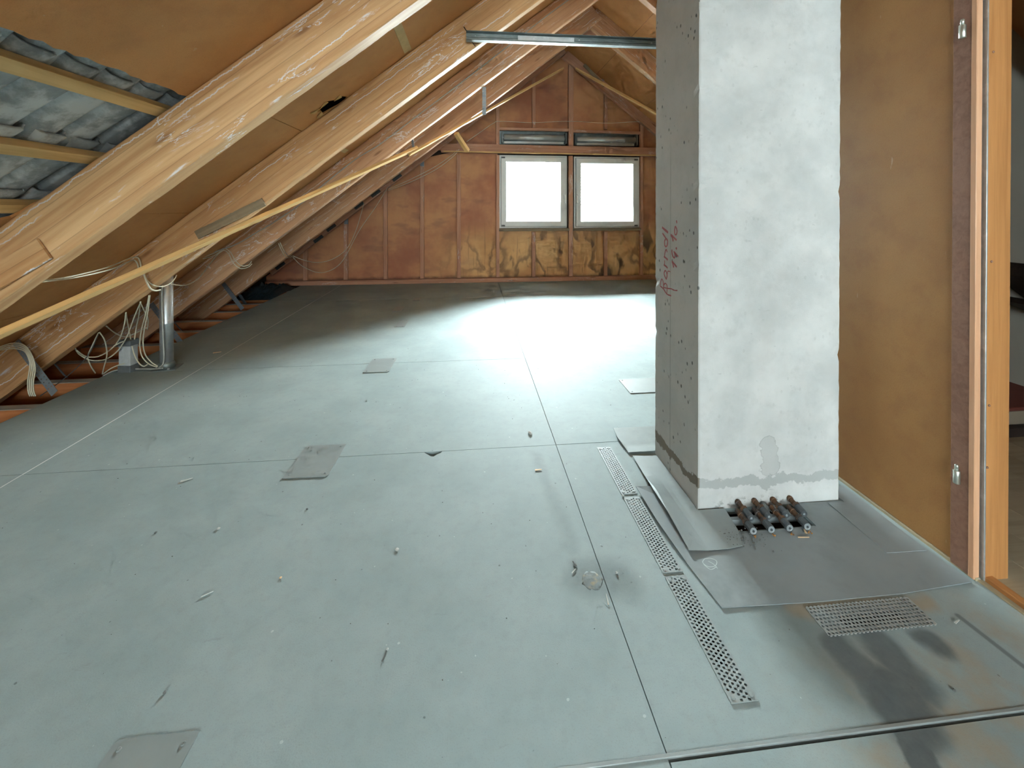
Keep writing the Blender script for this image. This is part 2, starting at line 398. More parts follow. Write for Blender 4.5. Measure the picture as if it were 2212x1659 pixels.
def concrete():
    t = NT('chimney_concrete'); v = t.vec('World'); sx = t.sep(v); z = sx[2]
    n1 = t.noise(v, 3.5, 6, 0.6); n2 = t.noise(v, 16, 5, 0.65); n3 = t.noise(v, 220, 2, 0.6)
    col = t.mix(t.step(n1, 0.30, 0.70), (0.46, 0.485, 0.48), (0.60, 0.62, 0.61))
    col = t.mix(t.math('MULTIPLY', t.step(n2, 0.50, 0.72), 0.35), col, (0.40, 0.425, 0.42))
    col = t.mix(t.math('MULTIPLY', t.step(t.noise(t.vec('World', (3, 3, 0.9), loc=(2, 1, 0)), 1.0, 4), 0.55, 0.7), 0.3), col, (0.70, 0.71, 0.70))
    # small blow holes of the casting, chiefly on the side
    pits = t.math('MULTIPLY', t.step(t.voro(t.vec('World', (30, 30, 21)), 1.0), 0.21, 0.12), t.step(t.noise(v, 5.5, 3), 0.46, 0.58))
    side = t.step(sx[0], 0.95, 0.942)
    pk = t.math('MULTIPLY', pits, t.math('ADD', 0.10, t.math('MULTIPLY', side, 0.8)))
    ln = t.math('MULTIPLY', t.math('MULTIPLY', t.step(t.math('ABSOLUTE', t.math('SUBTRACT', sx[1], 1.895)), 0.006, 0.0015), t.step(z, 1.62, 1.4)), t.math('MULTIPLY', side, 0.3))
    col = t.mix(t.math('MULTIPLY', side, 0.45), col, (0.33, 0.33, 0.305))  # left face browner, with its shade painted in as darker colour
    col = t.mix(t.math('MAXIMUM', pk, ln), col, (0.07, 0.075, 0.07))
    # mortar line low on the shaft, ragged
    zz = t.math('ADD', z, t.math('MULTIPLY', t.math('SUBTRACT', t.noise(v, 11, 5, 0.7), 0.5), 0.11))
    zz2 = t.math('SUBTRACT', zz, t.math('MULTIPLY', t.math('SUBTRACT', sx[0], 1.25), 0.01))
    band = t.math('MULTIPLY', t.step(zz2, 0.082, 0.088), t.step(zz2, 0.128, 0.122))
    bc = t.mix(side, (0.36, 0.385, 0.38), (0.135, 0.105, 0.07))
    col = t.mix(t.math('MULTIPLY', band, 0.85), col, bc)
    # patched blotch above it
    cv = t.node('ShaderNodeCombineXYZ'); dn = t.math('MULTIPLY', t.math('SUBTRACT', t.noise(v, 17, 4), 0.5), 0.07)
    t.L.new(t.math('ADD', sx[0], dn), cv.inputs[0]); t.L.new(t.math('ADD', z, dn), cv.inputs[1])
    bl = t.capsule(cv.outputs[0], (1.262, 0.165), (1.255, 0.255), 0.036, 0.044)
    fr = t.math('MULTIPLY', bl, t.math('SUBTRACT', 1.0, side))
    col = t.mix(t.math('MULTIPLY', fr, 0.5), col, (0.38, 0.40, 0.395))
    rim = t.math('MULTIPLY', t.math('MULTIPLY', t.step(bl, 0.05, 0.4), t.step(bl, 0.95, 0.6)), t.math('SUBTRACT', 1.0, side))
    col = t.mix(t.math('MULTIPLY', rim, 0.45), col, (0.25, 0.26, 0.26))
    foot_mottle = t.math('MULTIPLY', t.capsule(cv.outputs[0], (1.03, 0.012), (1.31, 0.02), 0.0, 0.035), t.step(t.noise(v, 40, 4), 0.5, 0.62))  # darker mottling along the chimney foot by the pipes
    col = t.mix(t.math('MULTIPLY', foot_mottle, 0.7), col, (0.16, 0.165, 0.16))
    mk = t.math('MULTIPLY', t.step(t.noise(t.vec('World', (16, 16, 42), loc=(1, 1, 3)), 1.0, 4, 0.65), 0.69, 0.73), 0.35)
    col = t.mix(mk, col, (0.30, 0.32, 0.32))
    h = t.math('ADD', t.math('MULTIPLY', n2, 0.5), t.math('SUBTRACT', t.math('MULTIPLY', n3, 0.15), t.math('ADD', pk, t.math('MULTIPLY', band, 0.25))))
    t.bump(h, 0.35, 0.006)
    return t.done(col, 0.8, spec=0.25)
M_CONC = concrete()

def simple(name, c, rough=0.5, metal=0.0, var=0.15, scale=20, spec=0.4, bump=0.0, c2=None, thr=(0.5, 0.7)):
    t = NT(name); n = t.noise(t.vec('Object', rnd=True), scale, 4, 0.6)
    col = t.mix(t.math('MULTIPLY', t.step(n, 0.3, 0.7), var * 2, clamp=True), c, tuple(x * 0.6 for x in c))
    if c2: col = t.mix(t.step(t.noise(t.vec('Object', rnd=True, loc=(4, 4, 4)), scale * 0.6, 5, 0.65), *thr), col, c2)
    if bump: t.bump(n, bump, 0.004)
    return t.done(col, rough, metal, spec)
M_GALV = simple('galvanised_steel', (0.56, 0.60, 0.62), 0.42, 0.75, 0.14, 30, c2=(0.72, 0.75, 0.77), thr=(0.52, 0.75))
M_DKMETAL = simple('grey_channel_steel', (0.20, 0.235, 0.235), 0.45, 0.55, 0.16, 9, c2=(0.34, 0.38, 0.38), thr=(0.5, 0.75))
M_STRAP = simple('blue_grey_strap_steel', (0.23, 0.27, 0.30), 0.5, 0.35, 0.15, 20)
M_SHEET = simple('thin_grey_sheet', (0.32, 0.365, 0.365), 0.40, 0.25, 0.12, 6, c2=(0.26, 0.30, 0.30), thr=(0.48, 0.7))
M_SHEETD = simple('dark_grey_sheet', (0.275, 0.315, 0.325), 0.5, 0.1, 0.14, 5, c2=(0.20, 0.23, 0.235), thr=(0.5, 0.72))
M_PLATE = simple('zinc_cover_plate', (0.25, 0.29, 0.29), 0.5, 0.05, 0.10, 8)
M_GRILLE = simple('perforated_sheet', (0.29, 0.335, 0.335), 0.5, 0.1, 0.12, 14)
M_GRILLE2 = simple('rusting_perforated_sheet', (0.42, 0.46, 0.46), 0.42, 0.5, 0.12, 14, c2=(0.34, 0.25, 0.14), thr=(0.66, 0.76))
M_CABLE = simple('cream_cable_sheath', (0.60, 0.57, 0.44), 0.45, 0, 0.12, 12)
M_CABLEG = simple('grey_cable_sheath', (0.42, 0.43, 0.40), 0.5, 0, 0.12, 12)
M_WIREB = simple('black_wire', (0.05, 0.055, 0.055), 0.5, 0, 0.1, 12)
M_TILE = simple('clay_tile_underside', (0.36, 0.405, 0.43), 0.7, 0, 0.3, 15, bump=0.2, c2=(0.60, 0.655, 0.68), thr=(0.42, 0.62))
M_VOID = simple('floor_void', (0.035, 0.022, 0.015), 0.9, 0, 0.2, 6)
M_WINF = simple('window_frame_paint', (0.70, 0.72, 0.70), 0.4, 0, 0.05, 10)
M_RUBBER = simple('window_gasket', (0.10, 0.11, 0.11), 0.6)
M_HANDLE = simple('window_handle_white', (0.8, 0.8, 0.78), 0.3)
M_ROLL = simple('shutter_roller_metal', (0.46, 0.49, 0.48), 0.4, 0.4, 0.1, 6)
M_RED = simple('red_wax_crayon', (0.36, 0.10, 0.105), 0.7, 0, 0.25, 90)
M_HINGE = simple('nickel_hinge', (0.66, 0.72, 0.66), 0.28, 0.85, 0.05, 20)
M_RUST = simple('rusty_pipe', (0.16, 0.085, 0.045), 0.7, 0.2, 0.3, 40, c2=(0.07, 0.06, 0.055), thr=(0.45, 0.6))
M_CAP = simple('grey_pipe_cap', (0.10, 0.115, 0.125), 0.5, 0.25, 0.15, 60)
M_RING = simple('bright_ring', (0.55, 0.62, 0.66), 0.35, 0.6, 0.15, 60)
M_RUSTF = simple('orange_rust_flakes', (0.50, 0.24, 0.07), 0.9, 0, 0.3, 100)
M_GWALL = simple('grey_room_wall', (0.32, 0.315, 0.275), 0.8, 0, 0.08, 3)
M_BOXR = simple('red_brown_lid', (0.20, 0.055, 0.04), 0.6, 0, 0.1, 5)
M_BOXB = simple('pale_box_side', (0.36, 0.32, 0.25), 0.7, 0, 0.1, 8)
M_JBOXL = simple('light_grey_box', (0.50, 0.54, 0.55), 0.5, 0, 0.2, 30)
M_JBOXD = simple('dark_grey_box', (0.13, 0.145, 0.15), 0.6, 0, 0.2, 30)
M_MORTAR = simple('mortar_crumb', (0.50, 0.53, 0.51), 0.9, 0, 0.2, 60, bump=0.4)
M_DARKCR = simple('dark_crumb', (0.15, 0.16, 0.155), 0.9, 0, 0.2, 60)
M_SAND = simple('sandy_mound', (0.19, 0.225, 0.225), 0.8, 0, 0.3, 60, bump=0.5, c2=(0.30, 0.26, 0.17), thr=(0.48, 0.7))
M_CHALK = simple('chalk_scrawl', (0.50, 0.55, 0.55), 0.9)
M_SOOT = simple('black_clip', (0.06, 0.065, 0.065), 0.5, 0.3)
M_TARP = simple('dark_blue_sheet', (0.035, 0.06, 0.075), 0.5, 0, 0.2, 12)
M_TAPE = simple('pale_joint_tape', (0.52, 0.37, 0.17), 0.5)
M_TRIMB = simple('worn_threshold', (0.36, 0.30, 0.19), 0.7, 0, 0.25, 12)
def slat_mat():
    t = NT('translucent_shutter_slat'); t.done((0.80, 0.82, 0.80), 0.5)
    tr = t.node('ShaderNodeBsdfTranslucent'); tr.inputs[0].default_value = (0.85, 0.87, 0.86, 1)
    mx = t.node('ShaderNodeMixShader'); mx.inputs[0].default_value = 0.10
    t.L.new(t.b.outputs[0], mx.inputs[1]); t.L.new(tr.outputs[0], mx.inputs[2]); t.L.new(mx.outputs[0], t.out.inputs[0]); return t.m
M_SLAT = slat_mat()
def glass_mat():
    t = NT('window_glass')
    g = t.node('ShaderNodeBsdfGlossy'); g.inputs['Roughness'].default_value = 0.02
    tr = t.node('ShaderNodeBsdfTransparent'); tr.inputs[0].default_value = (0.97, 0.985, 0.985, 1)
    fr = t.node('ShaderNodeFresnel'); mx = t.node('ShaderNodeMixShader')
    t.L.new(fr.outputs[0], mx.inputs[0]); t.L.new(tr.outputs[0], mx.inputs[1]); t.L.new(g.outputs[0], mx.inputs[2]); t.L.new(mx.outputs[0], t.out.inputs[0]); return t.m
M_GLASS = glass_mat()
M_SLATJ = simple('dark_slat_joint', (0.10, 0.11, 0.11), 0.7)

# ------------------------------------------------------------------ the floor
floor = struct('floor')
XS = [-2.745, -2.11, 0.448, 3.02, 5.6]
YS = [-3.8, -2.85, -1.6, -0.345, 0.917, 2.182, 3.465, 4.645, 5.90, 7.14]
TH = 0.025
CHX0, CHX1, CHY0, CHY1 = 0.938, 1.576, 1.650, 2.056
VENTS = [((0.661, 0.724, 1.000, 1.354), (0.680, 0.711, 1.085, 1.275)), ((0.661, 0.724, 1.382, 1.746), (0.680, 0.711, 1.47, 1.66)), ((0.661, 0.724, 1.778, 2.126), (0.680, 0.711, 1.86, 2.05)), ((1.050, 1.397, 1.131, 1.207), (1.125, 1.335, 1.148, 1.186))]
slots = [rect(*v[0]) for v in VENTS] + [
         rect(1.032, 1.352, 1.527, 1.585), rect(1.045, 1.352, 1.600, 1.648), rect(CHX0 + .02, CHX1 - .02, CHY0 + .02, CHY1 - .02)]
notch = [(-0.240, 2.1795), (-0.236, 2.172), (-0.222, 2.160), (-0.205, 2.142), (-0.190, 2.139), (-0.174, 2.156), (-0.158, 2.166), (-0.149, 2.1795)]
for j in range(len(YS) - 1):
    for i in range(len(XS) - 1):
        g = 0.0016
        x0, x1, y0, y1 = XS[i] + g, XS[i + 1] - g, YS[j] + g, YS[j + 1] - g
        if i == 2 and YS[j + 1] == 0.917: y1 = 0.903
        if i >= 2 and y0 < 0.8 and x0 > 1.75: continue
        if i == 2 and y1 < 3.3 and y0 > -3.9: x1 = 1.70
        if i == 3 and y0 < 2.1: continue
        hs = slots if (i == 2 and abs(YS[j] - 0.917) < 1e-6) else []
        if i == 1 and abs(YS[j] - 0.917) < 1e-6:
            outer = [(x0, y0), (x1, y0), (x1, y1)] + [(a, min(b, y1)) for a, b in reversed(notch)] + [(x0, y1)]
        else:
            outer = rect(x0, x1, y0, y1)
        dz = random.uniform(-0.0006, 0.0006)
        obj('floor_panel', plate_me(outer, hs, -TH + dz, dz), M_FLOORS if i in (1, 2) and abs(YS[j] - 0.3) < 0.7 else M_FLOOR, floor)
for o_, i_ in VENTS:
    obj('vent_bed', plate_me(rect(*o_), [rect(*i_)], -0.012, -0.005), M_SHEETD, floor)
# pale strip along the open joint near the camera
box('joint_edge_strip', (-0.35, 0.9105, -0.02), (1.70, 0.9185, 0.0015), M_SHEET, floor, 0.001)
box('joint_filler', (-2.113, -3.7, -0.02), (-2.1072, 7.1, 0.0006), simple('white_joint_filler', (0.66, 0.70, 0.69), 0.8), floor, 0.0005)
# joists under the boards, seen at the eaves
for k in range(-10, 13):
    yj = 3.05 + 0.418 * (k - 1) - 0.06
    if yj > 7.0 or yj < -3.7: continue
    o = beam('floor_joist', (-4.05, yj, -0.135), (0.4, yj, -0.135), 0.07, 0.205, M_JOIST, floor, bev=0.003, seg=10)
    box('joist_top_strip', (-4.05, yj - 0.034, -0.0325), (-2.5, yj + 0.034, -0.0275), M_DUST, floor, 0.001)
box('subfloor', (-4.2, -3.9, -0.30), (6.4, 7.3, -0.26), M_VOID, floor, 0)

# ------------------------------------------------------------------ roof: lining boards, tiles in the torn bay
roof = struct('ceiling')
LSEAM = [-3.55, -2.765, -1.955, -1.205, -0.45, 0.30, 1.05, 1.60]
SKX0, SKX1, SKY0, SKY1 = -1.72, -0.94, -1.24, -0.52      # unseen roof window behind the viewpoint, added to light the floor
BAYS = [-3.8, -1.30, -0.14, 0.985, 2.045, 3.16, 4.33, 5.49, 7.14]
def slope_M(side):    # local x along world y, local y up the slope; lining lies in local z = 0..0.012
    th = math.atan(SL); c, s_ = math.cos(th), math.sin(th)
    if side < 0: X = Vector((0, 1, 0)); Yv = Vector((c, 0, s_))
    else: X = Vector((0, -1, 0)); Yv = Vector((-c, 0, s_))
    Z = X.cross(Yv)
    if Z.z < 0: X = -X; Z = X.cross(Yv)
    M = Matrix((X, Yv, Z)).transposed().to_4x4(); M.translation = Vector((RX, 0, RZ + VO)); return M, X
CT = math.cos(math.atan(SL))
ML, XL = slope_M(-1); MR, XR = slope_M(1)
def lining(side, y0, y1, x0, x1, holes=(), outer=None):
    M, X = (ML, XL) if side < 0 else (MR, XR); sg = X.y
    def loc(xw, yw): return (yw * sg, (xw - RX) / CT if side < 0 else -(xw - RX) / CT)
    g = 0.0015
    o = outer if outer else [(x0 + g, y0 + g), (x1 - g, y0 + g), (x1 - g, y1 - g), (x0 + g, y1 - g)]
    return obj('lining_board', plate_me([loc(*p) for p in o], [[loc(*p) for p in h] for h in holes], 0.0, 0.012), M_LINING, roof, M)
def ragged(a, b, n, amp):
    out = []
    for i in range(n + 1):
        t = i / n; out.append((a[0] + (b[0] - a[0]) * t + random.uniform(-amp, amp), a[1] + (b[1] - a[1]) * t + random.uniform(-amp, amp)))
    return out
TORN = [(-1.0, 3.135), (-1.03, 3.075), (-1.005, 3.06), (-0.985, 3.10), (-0.935, 3.115), (-0.905, 3.16), (-0.93, 3.20)]
for bi in range(len(BAYS) - 1):
    y0, y1 = BAYS[bi], BAYS[bi + 1]
    for si in range(len(LSEAM) - 1):
        x0, x1 = LSEAM[si], LSEAM[si + 1]
        if bi == 3 and si in (2, 3):
            if si == 3: continue_outer = None
        if bi == 3 and si == 2:       # stripped bay: only the foot of the lower board is left
            o = [(x0, y0), (x0, y1)] + ragged((-1.80, y1), (-1.97, 1.95), 9, 0.010) + [(-1.953, 1.2), (-1.954, y0)]
            continue
        if bi == 3 and si == 1:
            o = [(x0 + .0015, y0), ] + [(-1.99, y0)] + ragged((-1.985, 1.4), (-1.985, 1.93), 7, 0.008) + ragged((-1.96, 2.0), (-1.83, y1 - 0.002), 6, 0.010) + [(x0 + .0015, y1 - .0015)]
            lining(-1, y0, y1, x0, x1, outer=o); continue
        if bi == 3 and si == 3:
            o = [(x1 - .0015, y0), (x1 - .0015, y1 - .0015)] + [(-1.262, y1 - .0015)] + ragged((-1.268, 2.0), (-1.276, 1.05), 26, 0.005) + [(-1.275, y0)]
            lining(-1, y0, y1, x0, x1, outer=o); continue
        hs = [TORN[:]] if False else []
        if bi == 4 and si == 3:
            hs = [[(-1.075, 2.985), (-1.04, 3.03), (-1.05, 3.10), (-1.0, 3.12), (-0.955, 3.145), (-0.90, 3.14), (-0.885, 3.10), (-0.905, 3.03), (-0.95, 3.01), (-0.975, 2.965), (-1.03, 2.975)]]
        if bi == 1 and si in (2, 3): hs = [rect(max(SKX0, x0 + .004), min(SKX1, x1 - .004), SKY0, SKY1)]
        lining(-1, y0, y1, x0, x1, hs)
for bi in range(len(BAYS) - 1):
    xs = [1.60, 2.15, 2.9, 3.66, 4.42, 5.2, 6.3]
    for si in range(len(xs) - 1):
        lining(1, BAYS[bi], BAYS[bi + 1], xs[si], xs[si + 1])
def strip_on_lining(name, xw, y0, y1, wd, m, parent, z=-0.004):
    l = (xw - RX) / CT
    return obj(name, plate_me(rect(y0 * XL.y if XL.y > 0 else -y1, y1 if XL.y > 0 else -y0, l - wd / 2, l + wd / 2), [], z, 0.0), m, parent, ML)
strip_on_lining('joint_tape', -0.455, 2.10, 3.08, 0.06, M_TAPE, roof)
for (a_, b_, c_) in (((-1.075, 2.985), (-1.03, 2.975), (-1.085, 2.94)), ((-0.905, 3.03), (-0.95, 3.01), (-0.90, 2.985)), ((-1.04, 3.03), (-1.05, 3.10), (-1.09, 3.07)), ((-0.975, 2.965), (-1.03, 2.975), (-0.985, 2.935))):
    pts_ = [(p_[1] * XL.y, (p_[0] - RX) / CT) for p_ in (a_, b_, c_)]
    obj('torn_flap', plate_me(pts_, [], -0.010, -0.004), M_TORN, roof, ML)
strip_on_lining('joint_tape', -1.205, 3.25, 4.20, 0.05, M_TAPE, roof)
# unseen deck added above everything to stop sky light leaking in
def to_l(xw, yw): return (yw * XL.y, (xw - RX) / CT)
obj('added_light_stop_deck', plate_me([to_l(*p_) for p_ in rect(-3.6, 1.6, -4.0, 7.4)], [[to_l(*p_) for p_ in rect(SKX0, SKX1, SKY0, SKY1)]], 0.155, 0.18), M_VOID, roof, ML)
obj('added_light_stop_deck', plate_me([(p_[1] * XR.y, -(p_[0] - RX) / CT) for p_ in rect(1.6, 6.35, -4.0, 7.4)], [], 0.155, 0.18), M_VOID, roof, MR)
skw = struct('window_6', ((SKX0 + SKX1) / 2, (SKY0 + SKY1) / 2, zl((SKX0 + SKX1) / 2, VO)))  # invented skylight, an opening for the added fill lamp
_a = [to_l(*p_) for p_ in rect(SKX0, SKX1, SKY0, SKY1)]; _b = [to_l(*p_) for p_ in rect(SKX0 + .04, SKX1 - .04, SKY0 + .05, SKY1 - .05)]
obj('outer_frame', plate_me(_a, [_b], -0.01, 0.17), M_WINF, skw, ML)
obj('glass_pane', plate_me(_b, [], 0.10, 0.104), M_GLASS, skw, ML)
# tile battens and tiles
for xb in (-1.375, -1.655, -1.932, -1.10, -2.21):
    l = (xb - RX) / CT
    p0 = ML @ Vector((0.92 * XL.y, l, 0.032)); p1 = ML @ Vector((2.6 * XL.y, l, 0.032))
    beam('tile_batten', p0, p1, 0.055, 0.036, M_BATTEN, roof, up=(-math.sin(math.atan(SL)), 0, CT), bev=0.002, seg=8, amp=0.001)
def tile_me():
    vs, fs = [], []; NU, NV = 16, 6; W, L = 0.168, 0.41
    def prof(u):     # pan with a rounded roll at one side
        if u < 0.62: return -0.004 * math.sin(math.pi * u / 0.62)
        return 0.030 * math.sin(math.pi * (u - 0.62) / 0.38)
    for layer in (0, 1):
        for j in range(NV + 1):
            v = j / NV
            for i in range(NU + 1):
                u = i / NU
                z = prof(u) + (0.014 if layer else 0.0) - (0.012 * max(0, (0.12 - v) / 0.12) if not layer else 0)
                vs.append((u * W, v * L, z))
    n = (NU + 1) * (NV + 1)
    for j in range(NV):
        for i in range(NU):
            a = j * (NU + 1) + i
            fs.append((a, a + NU + 1, a + NU + 2, a + 1)); fs.append((n + a, n + a + 1, n + a + NU + 2, n + a + NU + 1))
    for i in range(NU):
        fs.append((i, i + 1, n + i + 1, n + i)); a = NV * (NU + 1) + i; fs.append((a, n + a, n + a + 1, a + 1))
    for j in range(NV):
        a = j * (NU + 1); fs.append((a, n + a, n + a + NU + 1, a + NU + 1)); a += NU; fs.append((a, a + NU + 1, n + a + NU + 1, n + a))
    me = bpy.data.meshes.new('tile'); me.from_pydata(vs, [], fs); me.update()
    for p in me.polygons: p.use_smooth = True
    me.materials.append(M_TILE); return me
TILE = tile_me()
for r, xb in enumerate((-2.245, -1.968, -1.690, -1.412, -1.135)):
    l = (xb - RX) / CT
    for k in range(10):
        yw = 0.72 + 0.160 * k + 0.03 * (r % 2)
        o = bpy.data.objects.new('roof_tile', TILE)
        T = Matrix.Translation((yw * XL.y if XL.y > 0 else -yw, l + 0.055, 0.082)) @ Matrix.Rotation(math.radians(-3.2), 4, 'X') @ Matrix.Rotation(math.radians(random.uniform(-0.5, 0.5)), 4, 'Z')
        link(o, ML @ T, roof)
    
# ------------------------------------------------------------------ rafters
RY = [0.86, 2.045, 3.165, 4.345, 5.50]     # centre lines
nth = ['first', 'nearest', 'second', 'third', 'farthest']
def rafter(name, side, yc, label, m, w_=0.095):
    hz = VO * CT
    xa = -3.50 if side < 0 else 6.2
    off = VO / 2
    p0 = Vector((xa, yc, zl(xa, off))); p1 = Vector((RX - side * -0.0, yc, zl(RX, off)))
    if side < 0: p1 = Vector((RX + 0.06, yc, RZ + off + SL * 0.06))
    if abs(yc - 2.045) < 0.01:      # trimmed either side of the chimney
        xe = 0.90 if side < 0 else 1.66
        p1 = Vector((xe, yc, zl(xe, off)))
    up = (-math.sin(math.atan(SL)) * (1 if side < 0 else -1), 0, CT)
    M, L = axes(p0, p1, up)
    o = obj(name, rough_beam_me(L, w_, hz - 0.002, 0.006, 48, 0.0018), m, None, M)
    return tag(o, label, 'rafter', 'roof rafters')
llab = ['glued timber rafter overhead beside the torn-off lining, closest to the viewer',
        'big pale glued rafter streaked with white salts, just right of the exposed roof tiles',
        'second rafter of the left slope, carrying the left end of the grey steel channel',
        'third rafter of the left slope, with a thin cable running up its face',
        'fourth and farthest big rafter of the left slope, in front of the gable boards']
rlab = ['rafter of the right slope nearest the viewer, above the door side',
        'rafter of the right slope meeting the big salt-streaked rafter at the ridge',
        'rafter of the right slope above the chimney, behind the steel channel line',
        'rafter of the right slope topmost in view just left of the chimney top',
        'rafter of the right slope with bright lower edge, crossing below the steel channel']
for i, y in enumerate(RY):
    rafter('rafter', -1, y, llab[i], M_RAFT if i < 3 else M_RAFT2)
    rafter('rafter', 1, y + 0.004, rlab[i], M_RAFT2)
# rafters behind the camera
for y, a in ((-0.3, 'left-slope rafter behind the viewpoint, nearer one'), (-1.45, 'left-slope rafter behind the viewpoint, middle one'), (-2.6, 'left-slope rafter behind the viewpoint, rearmost one')):
    rafter('rafter', -1, y, a, M_RAFT2)
# collar pieces near the ridge
for y, z0, lab in ((4.345, 3.36, 'short brown board tying the third pair of rafters under the ridge'), (5.50, 3.36, 'short brown board tying the farthest pair of rafters under the ridge')):
    o = obj('ridge_tie', box_me((0.52, 0.028, 0.16), 0.003), M_STUD, None, Matrix.Translation((RX, y + 0.066, RZ - 0.06)))
    tag(o, lab, 'tie board', 'ridge ties')

# ------------------------------------------------------------------ far gable
GY = 7.15
wall = struct('wall_back', (0, GY, 0))
STX = [-3.33, -2.70, -2.06, -1.42, -0.82, -0.21, 0.45, 1.07, 1.717, 2.34, 2.99, 3.62, 4.25, 4.88, 5.50, 6.10]
def gtop(x): return zl(x, VO - 0.015)
def gpanel(x0, x1, z0, z1f, dy=0.0):
    # board between two studs; top follows the roof
    pts = [(x0, z0), (x1, z0)]
    z0t = gtop(x0) if z1f is None else min(z1f, gtop(x0)); z1t = gtop(x1) if z1f is None else min(z1f, gtop(x1))
    if z1t > z0 + .01: pts.append((x1, z1t))
    if z1f is None and x0 < RX < x1: pts.append((RX, gtop(RX)))
    if z0t > z0 + .01: pts.append((x0, z0t))
    if len(pts) < 3: return
    M = Matrix(((1, 0, 0, 0), (0, 0, -1, GY + 0.03 + dy), (0, 1, 0, 0), (0, 0, 0, 1)))
    obj('wall_panel', plate_me(pts, [], 0.0, 0.012), M_GABLE, wall, M)
WZ0, WZ1 = 0.905, 2.165
for i in range(len(STX) - 1):
    a, b = STX[i] + .002, STX[i + 1] - .002
    if gtop(a) < 0.1 and gtop(b) < 0.1: continue
    if 0.40 < (a + b) / 2 < 3.0:
        gpanel(a, b, 0.0, WZ0 - 0.01); gpanel(a, b, 2.60, None)
    else:
        gpanel(a, b, 0.0, 2.23); gpanel(a, b, 2.235, None)
def stud(x, z0, z1, w_=0.062, d=0.06, name='stud', m=M_STUD):
    return beam(name, (x, GY + 0.018 - d / 2, z0), (x, GY + 0.018 - d / 2, z1), w_, d, m, wall, up=(0, 1, 0), seg=10, amp=0.0012)
for x in STX[1:]:
    top = gtop(x) - 0.05
    if top < 0.2: continue
    if x in (1.07, 2.34):
        stud(x, 0.075, WZ0 - 0.06); stud(x, 2.635, top, 0.055)
    elif x == 1.717:
        stud(x, 0.075, 2.16, 0.07, 0.07); stud(x, 2.31, top + 0.02, 0.085, 0.075, 'king_post')
    elif x in (0.45, 2.99):
        stud(x, 0.075, 2.16, 0.055); stud(x, 2.31, top, 0.06)
    else:
        if top > 2.2:
            stud(x, 0.075, 2.15); stud(x, 2.31, top)
        else: stud(x, 0.075, top)
xh = RX - (RZ + VO - 2.31) / SL
beam('header_beam', (xh + 0.06, GY - 0.05, 2.265), (3.70, GY - 0.05, 2.24), 0.115, 0.14, M_STUD, wall, up=(0, 0, 1), seg=16)
beam('header_ledge', (xh + 0.1, GY - 0.115, 2.20), (3.70, GY - 0.115, 2.175), 0.03, 0.02, M_LATH, wall, seg=16)
beam('bottom_plate', (-3.3, GY - 0.04, 0.035), (6.1, GY - 0.04, 0.035), 0.10, 0.07, M_STUD, wall, seg=16)
beam('window_rail', (0.48, GY - 0.02, 2.605), (1.68, GY - 0.02, 2.605), 0.07, 0.045, M_STUD, wall, seg=6)
beam('window_rail', (1.76, GY - 0.02, 2.59), (2.96, GY - 0.02, 2.58), 0.07, 0.045, M_STUD, wall, seg=6)
beam('sill_rail', (0.47, GY - 0.02, 0.885), (1.69, GY - 0.02, 0.885), 0.08, 0.045, M_OLDLATH, wall, seg=6)
beam('sill_rail', (1.75, GY - 0.02, 0.885), (2.97, GY - 0.02, 0.885), 0.08, 0.045, M_OLDLATH, wall, seg=6)
# end rafters set against the gable
for s_ in (-1, 1):
    off = VO - (0.05 if s_ < 0 else 0.10)
    xa = -3.2 if s_ < 0 else 6.0
    beam('end_rafter', (xa, GY - 0.07, zl(xa, off)), (RX, GY - 0.07, RZ + off), 0.08, 0.07 if s_ < 0 else 0.15, M_STUD, wall, up=(-SL * (1 if s_ < 0 else -1), 0, 1), seg=16)
# outer wall skin round the openings
def skin(x0, x1, z0, z1): box('outer_sheathing', (x0, GY + 0.05, z0), (x1, GY + 0.12, z1), M_VOID, wall, 0)
skin(-3.7, 0.47, -0.3, 3.0); skin(2.96, 6.4, -0.3, 3.0); skin(0.47, 2.96, -0.3, WZ0); skin(0.47, 2.96, 2.62, 4.3); skin(-1.8, 0.47, 3.0, 4.3); skin(2.96, 5, 3.0, 4.3)
skin(1.65, 1.79, WZ0, 2.62); skin(0.47, 2.96, 2.14, 2.36); skin(0.47, 2.96, 0.85, 0.925)
box('roller_recess', (0.47, GY + 0.10, 2.33), (2.96, GY + 0.12, 2.63), M_DKMETAL, wall, 0)
# clips where the gable boards meet the slope
for (x, y) in ((858, 384), (812, 418), (776, 444), (716, 492), (688, 516), (606, 574)):
    p = at_y(x, y, GY - 0.10)
    M, L = axes(p - Vector((0.10, 0, 0.075)), p + Vector((0.10, 0, 0.075)))
    obj('metal_clip', box_me((0.17, 0.03, 0.05), 0.004), M_SOOT, wall, M)
for (x, y) in ((1236, 104), (1307, 168), (1377, 222)):
    p = at_y(x, y, GY - 0.115); obj('nail_plate', box_me((0.10, 0.012, 0.10), 0.002), M_STRAP, wall, Matrix.Translation(p))
for (x, y) in ((912, 350), (748, 475)):
    p = at_y(x, y, GY - 0.055); obj('nail_plate', box_me((0.06, 0.02, 0.14), 0.002), M_STRAP, wall, Matrix.Translation(p))

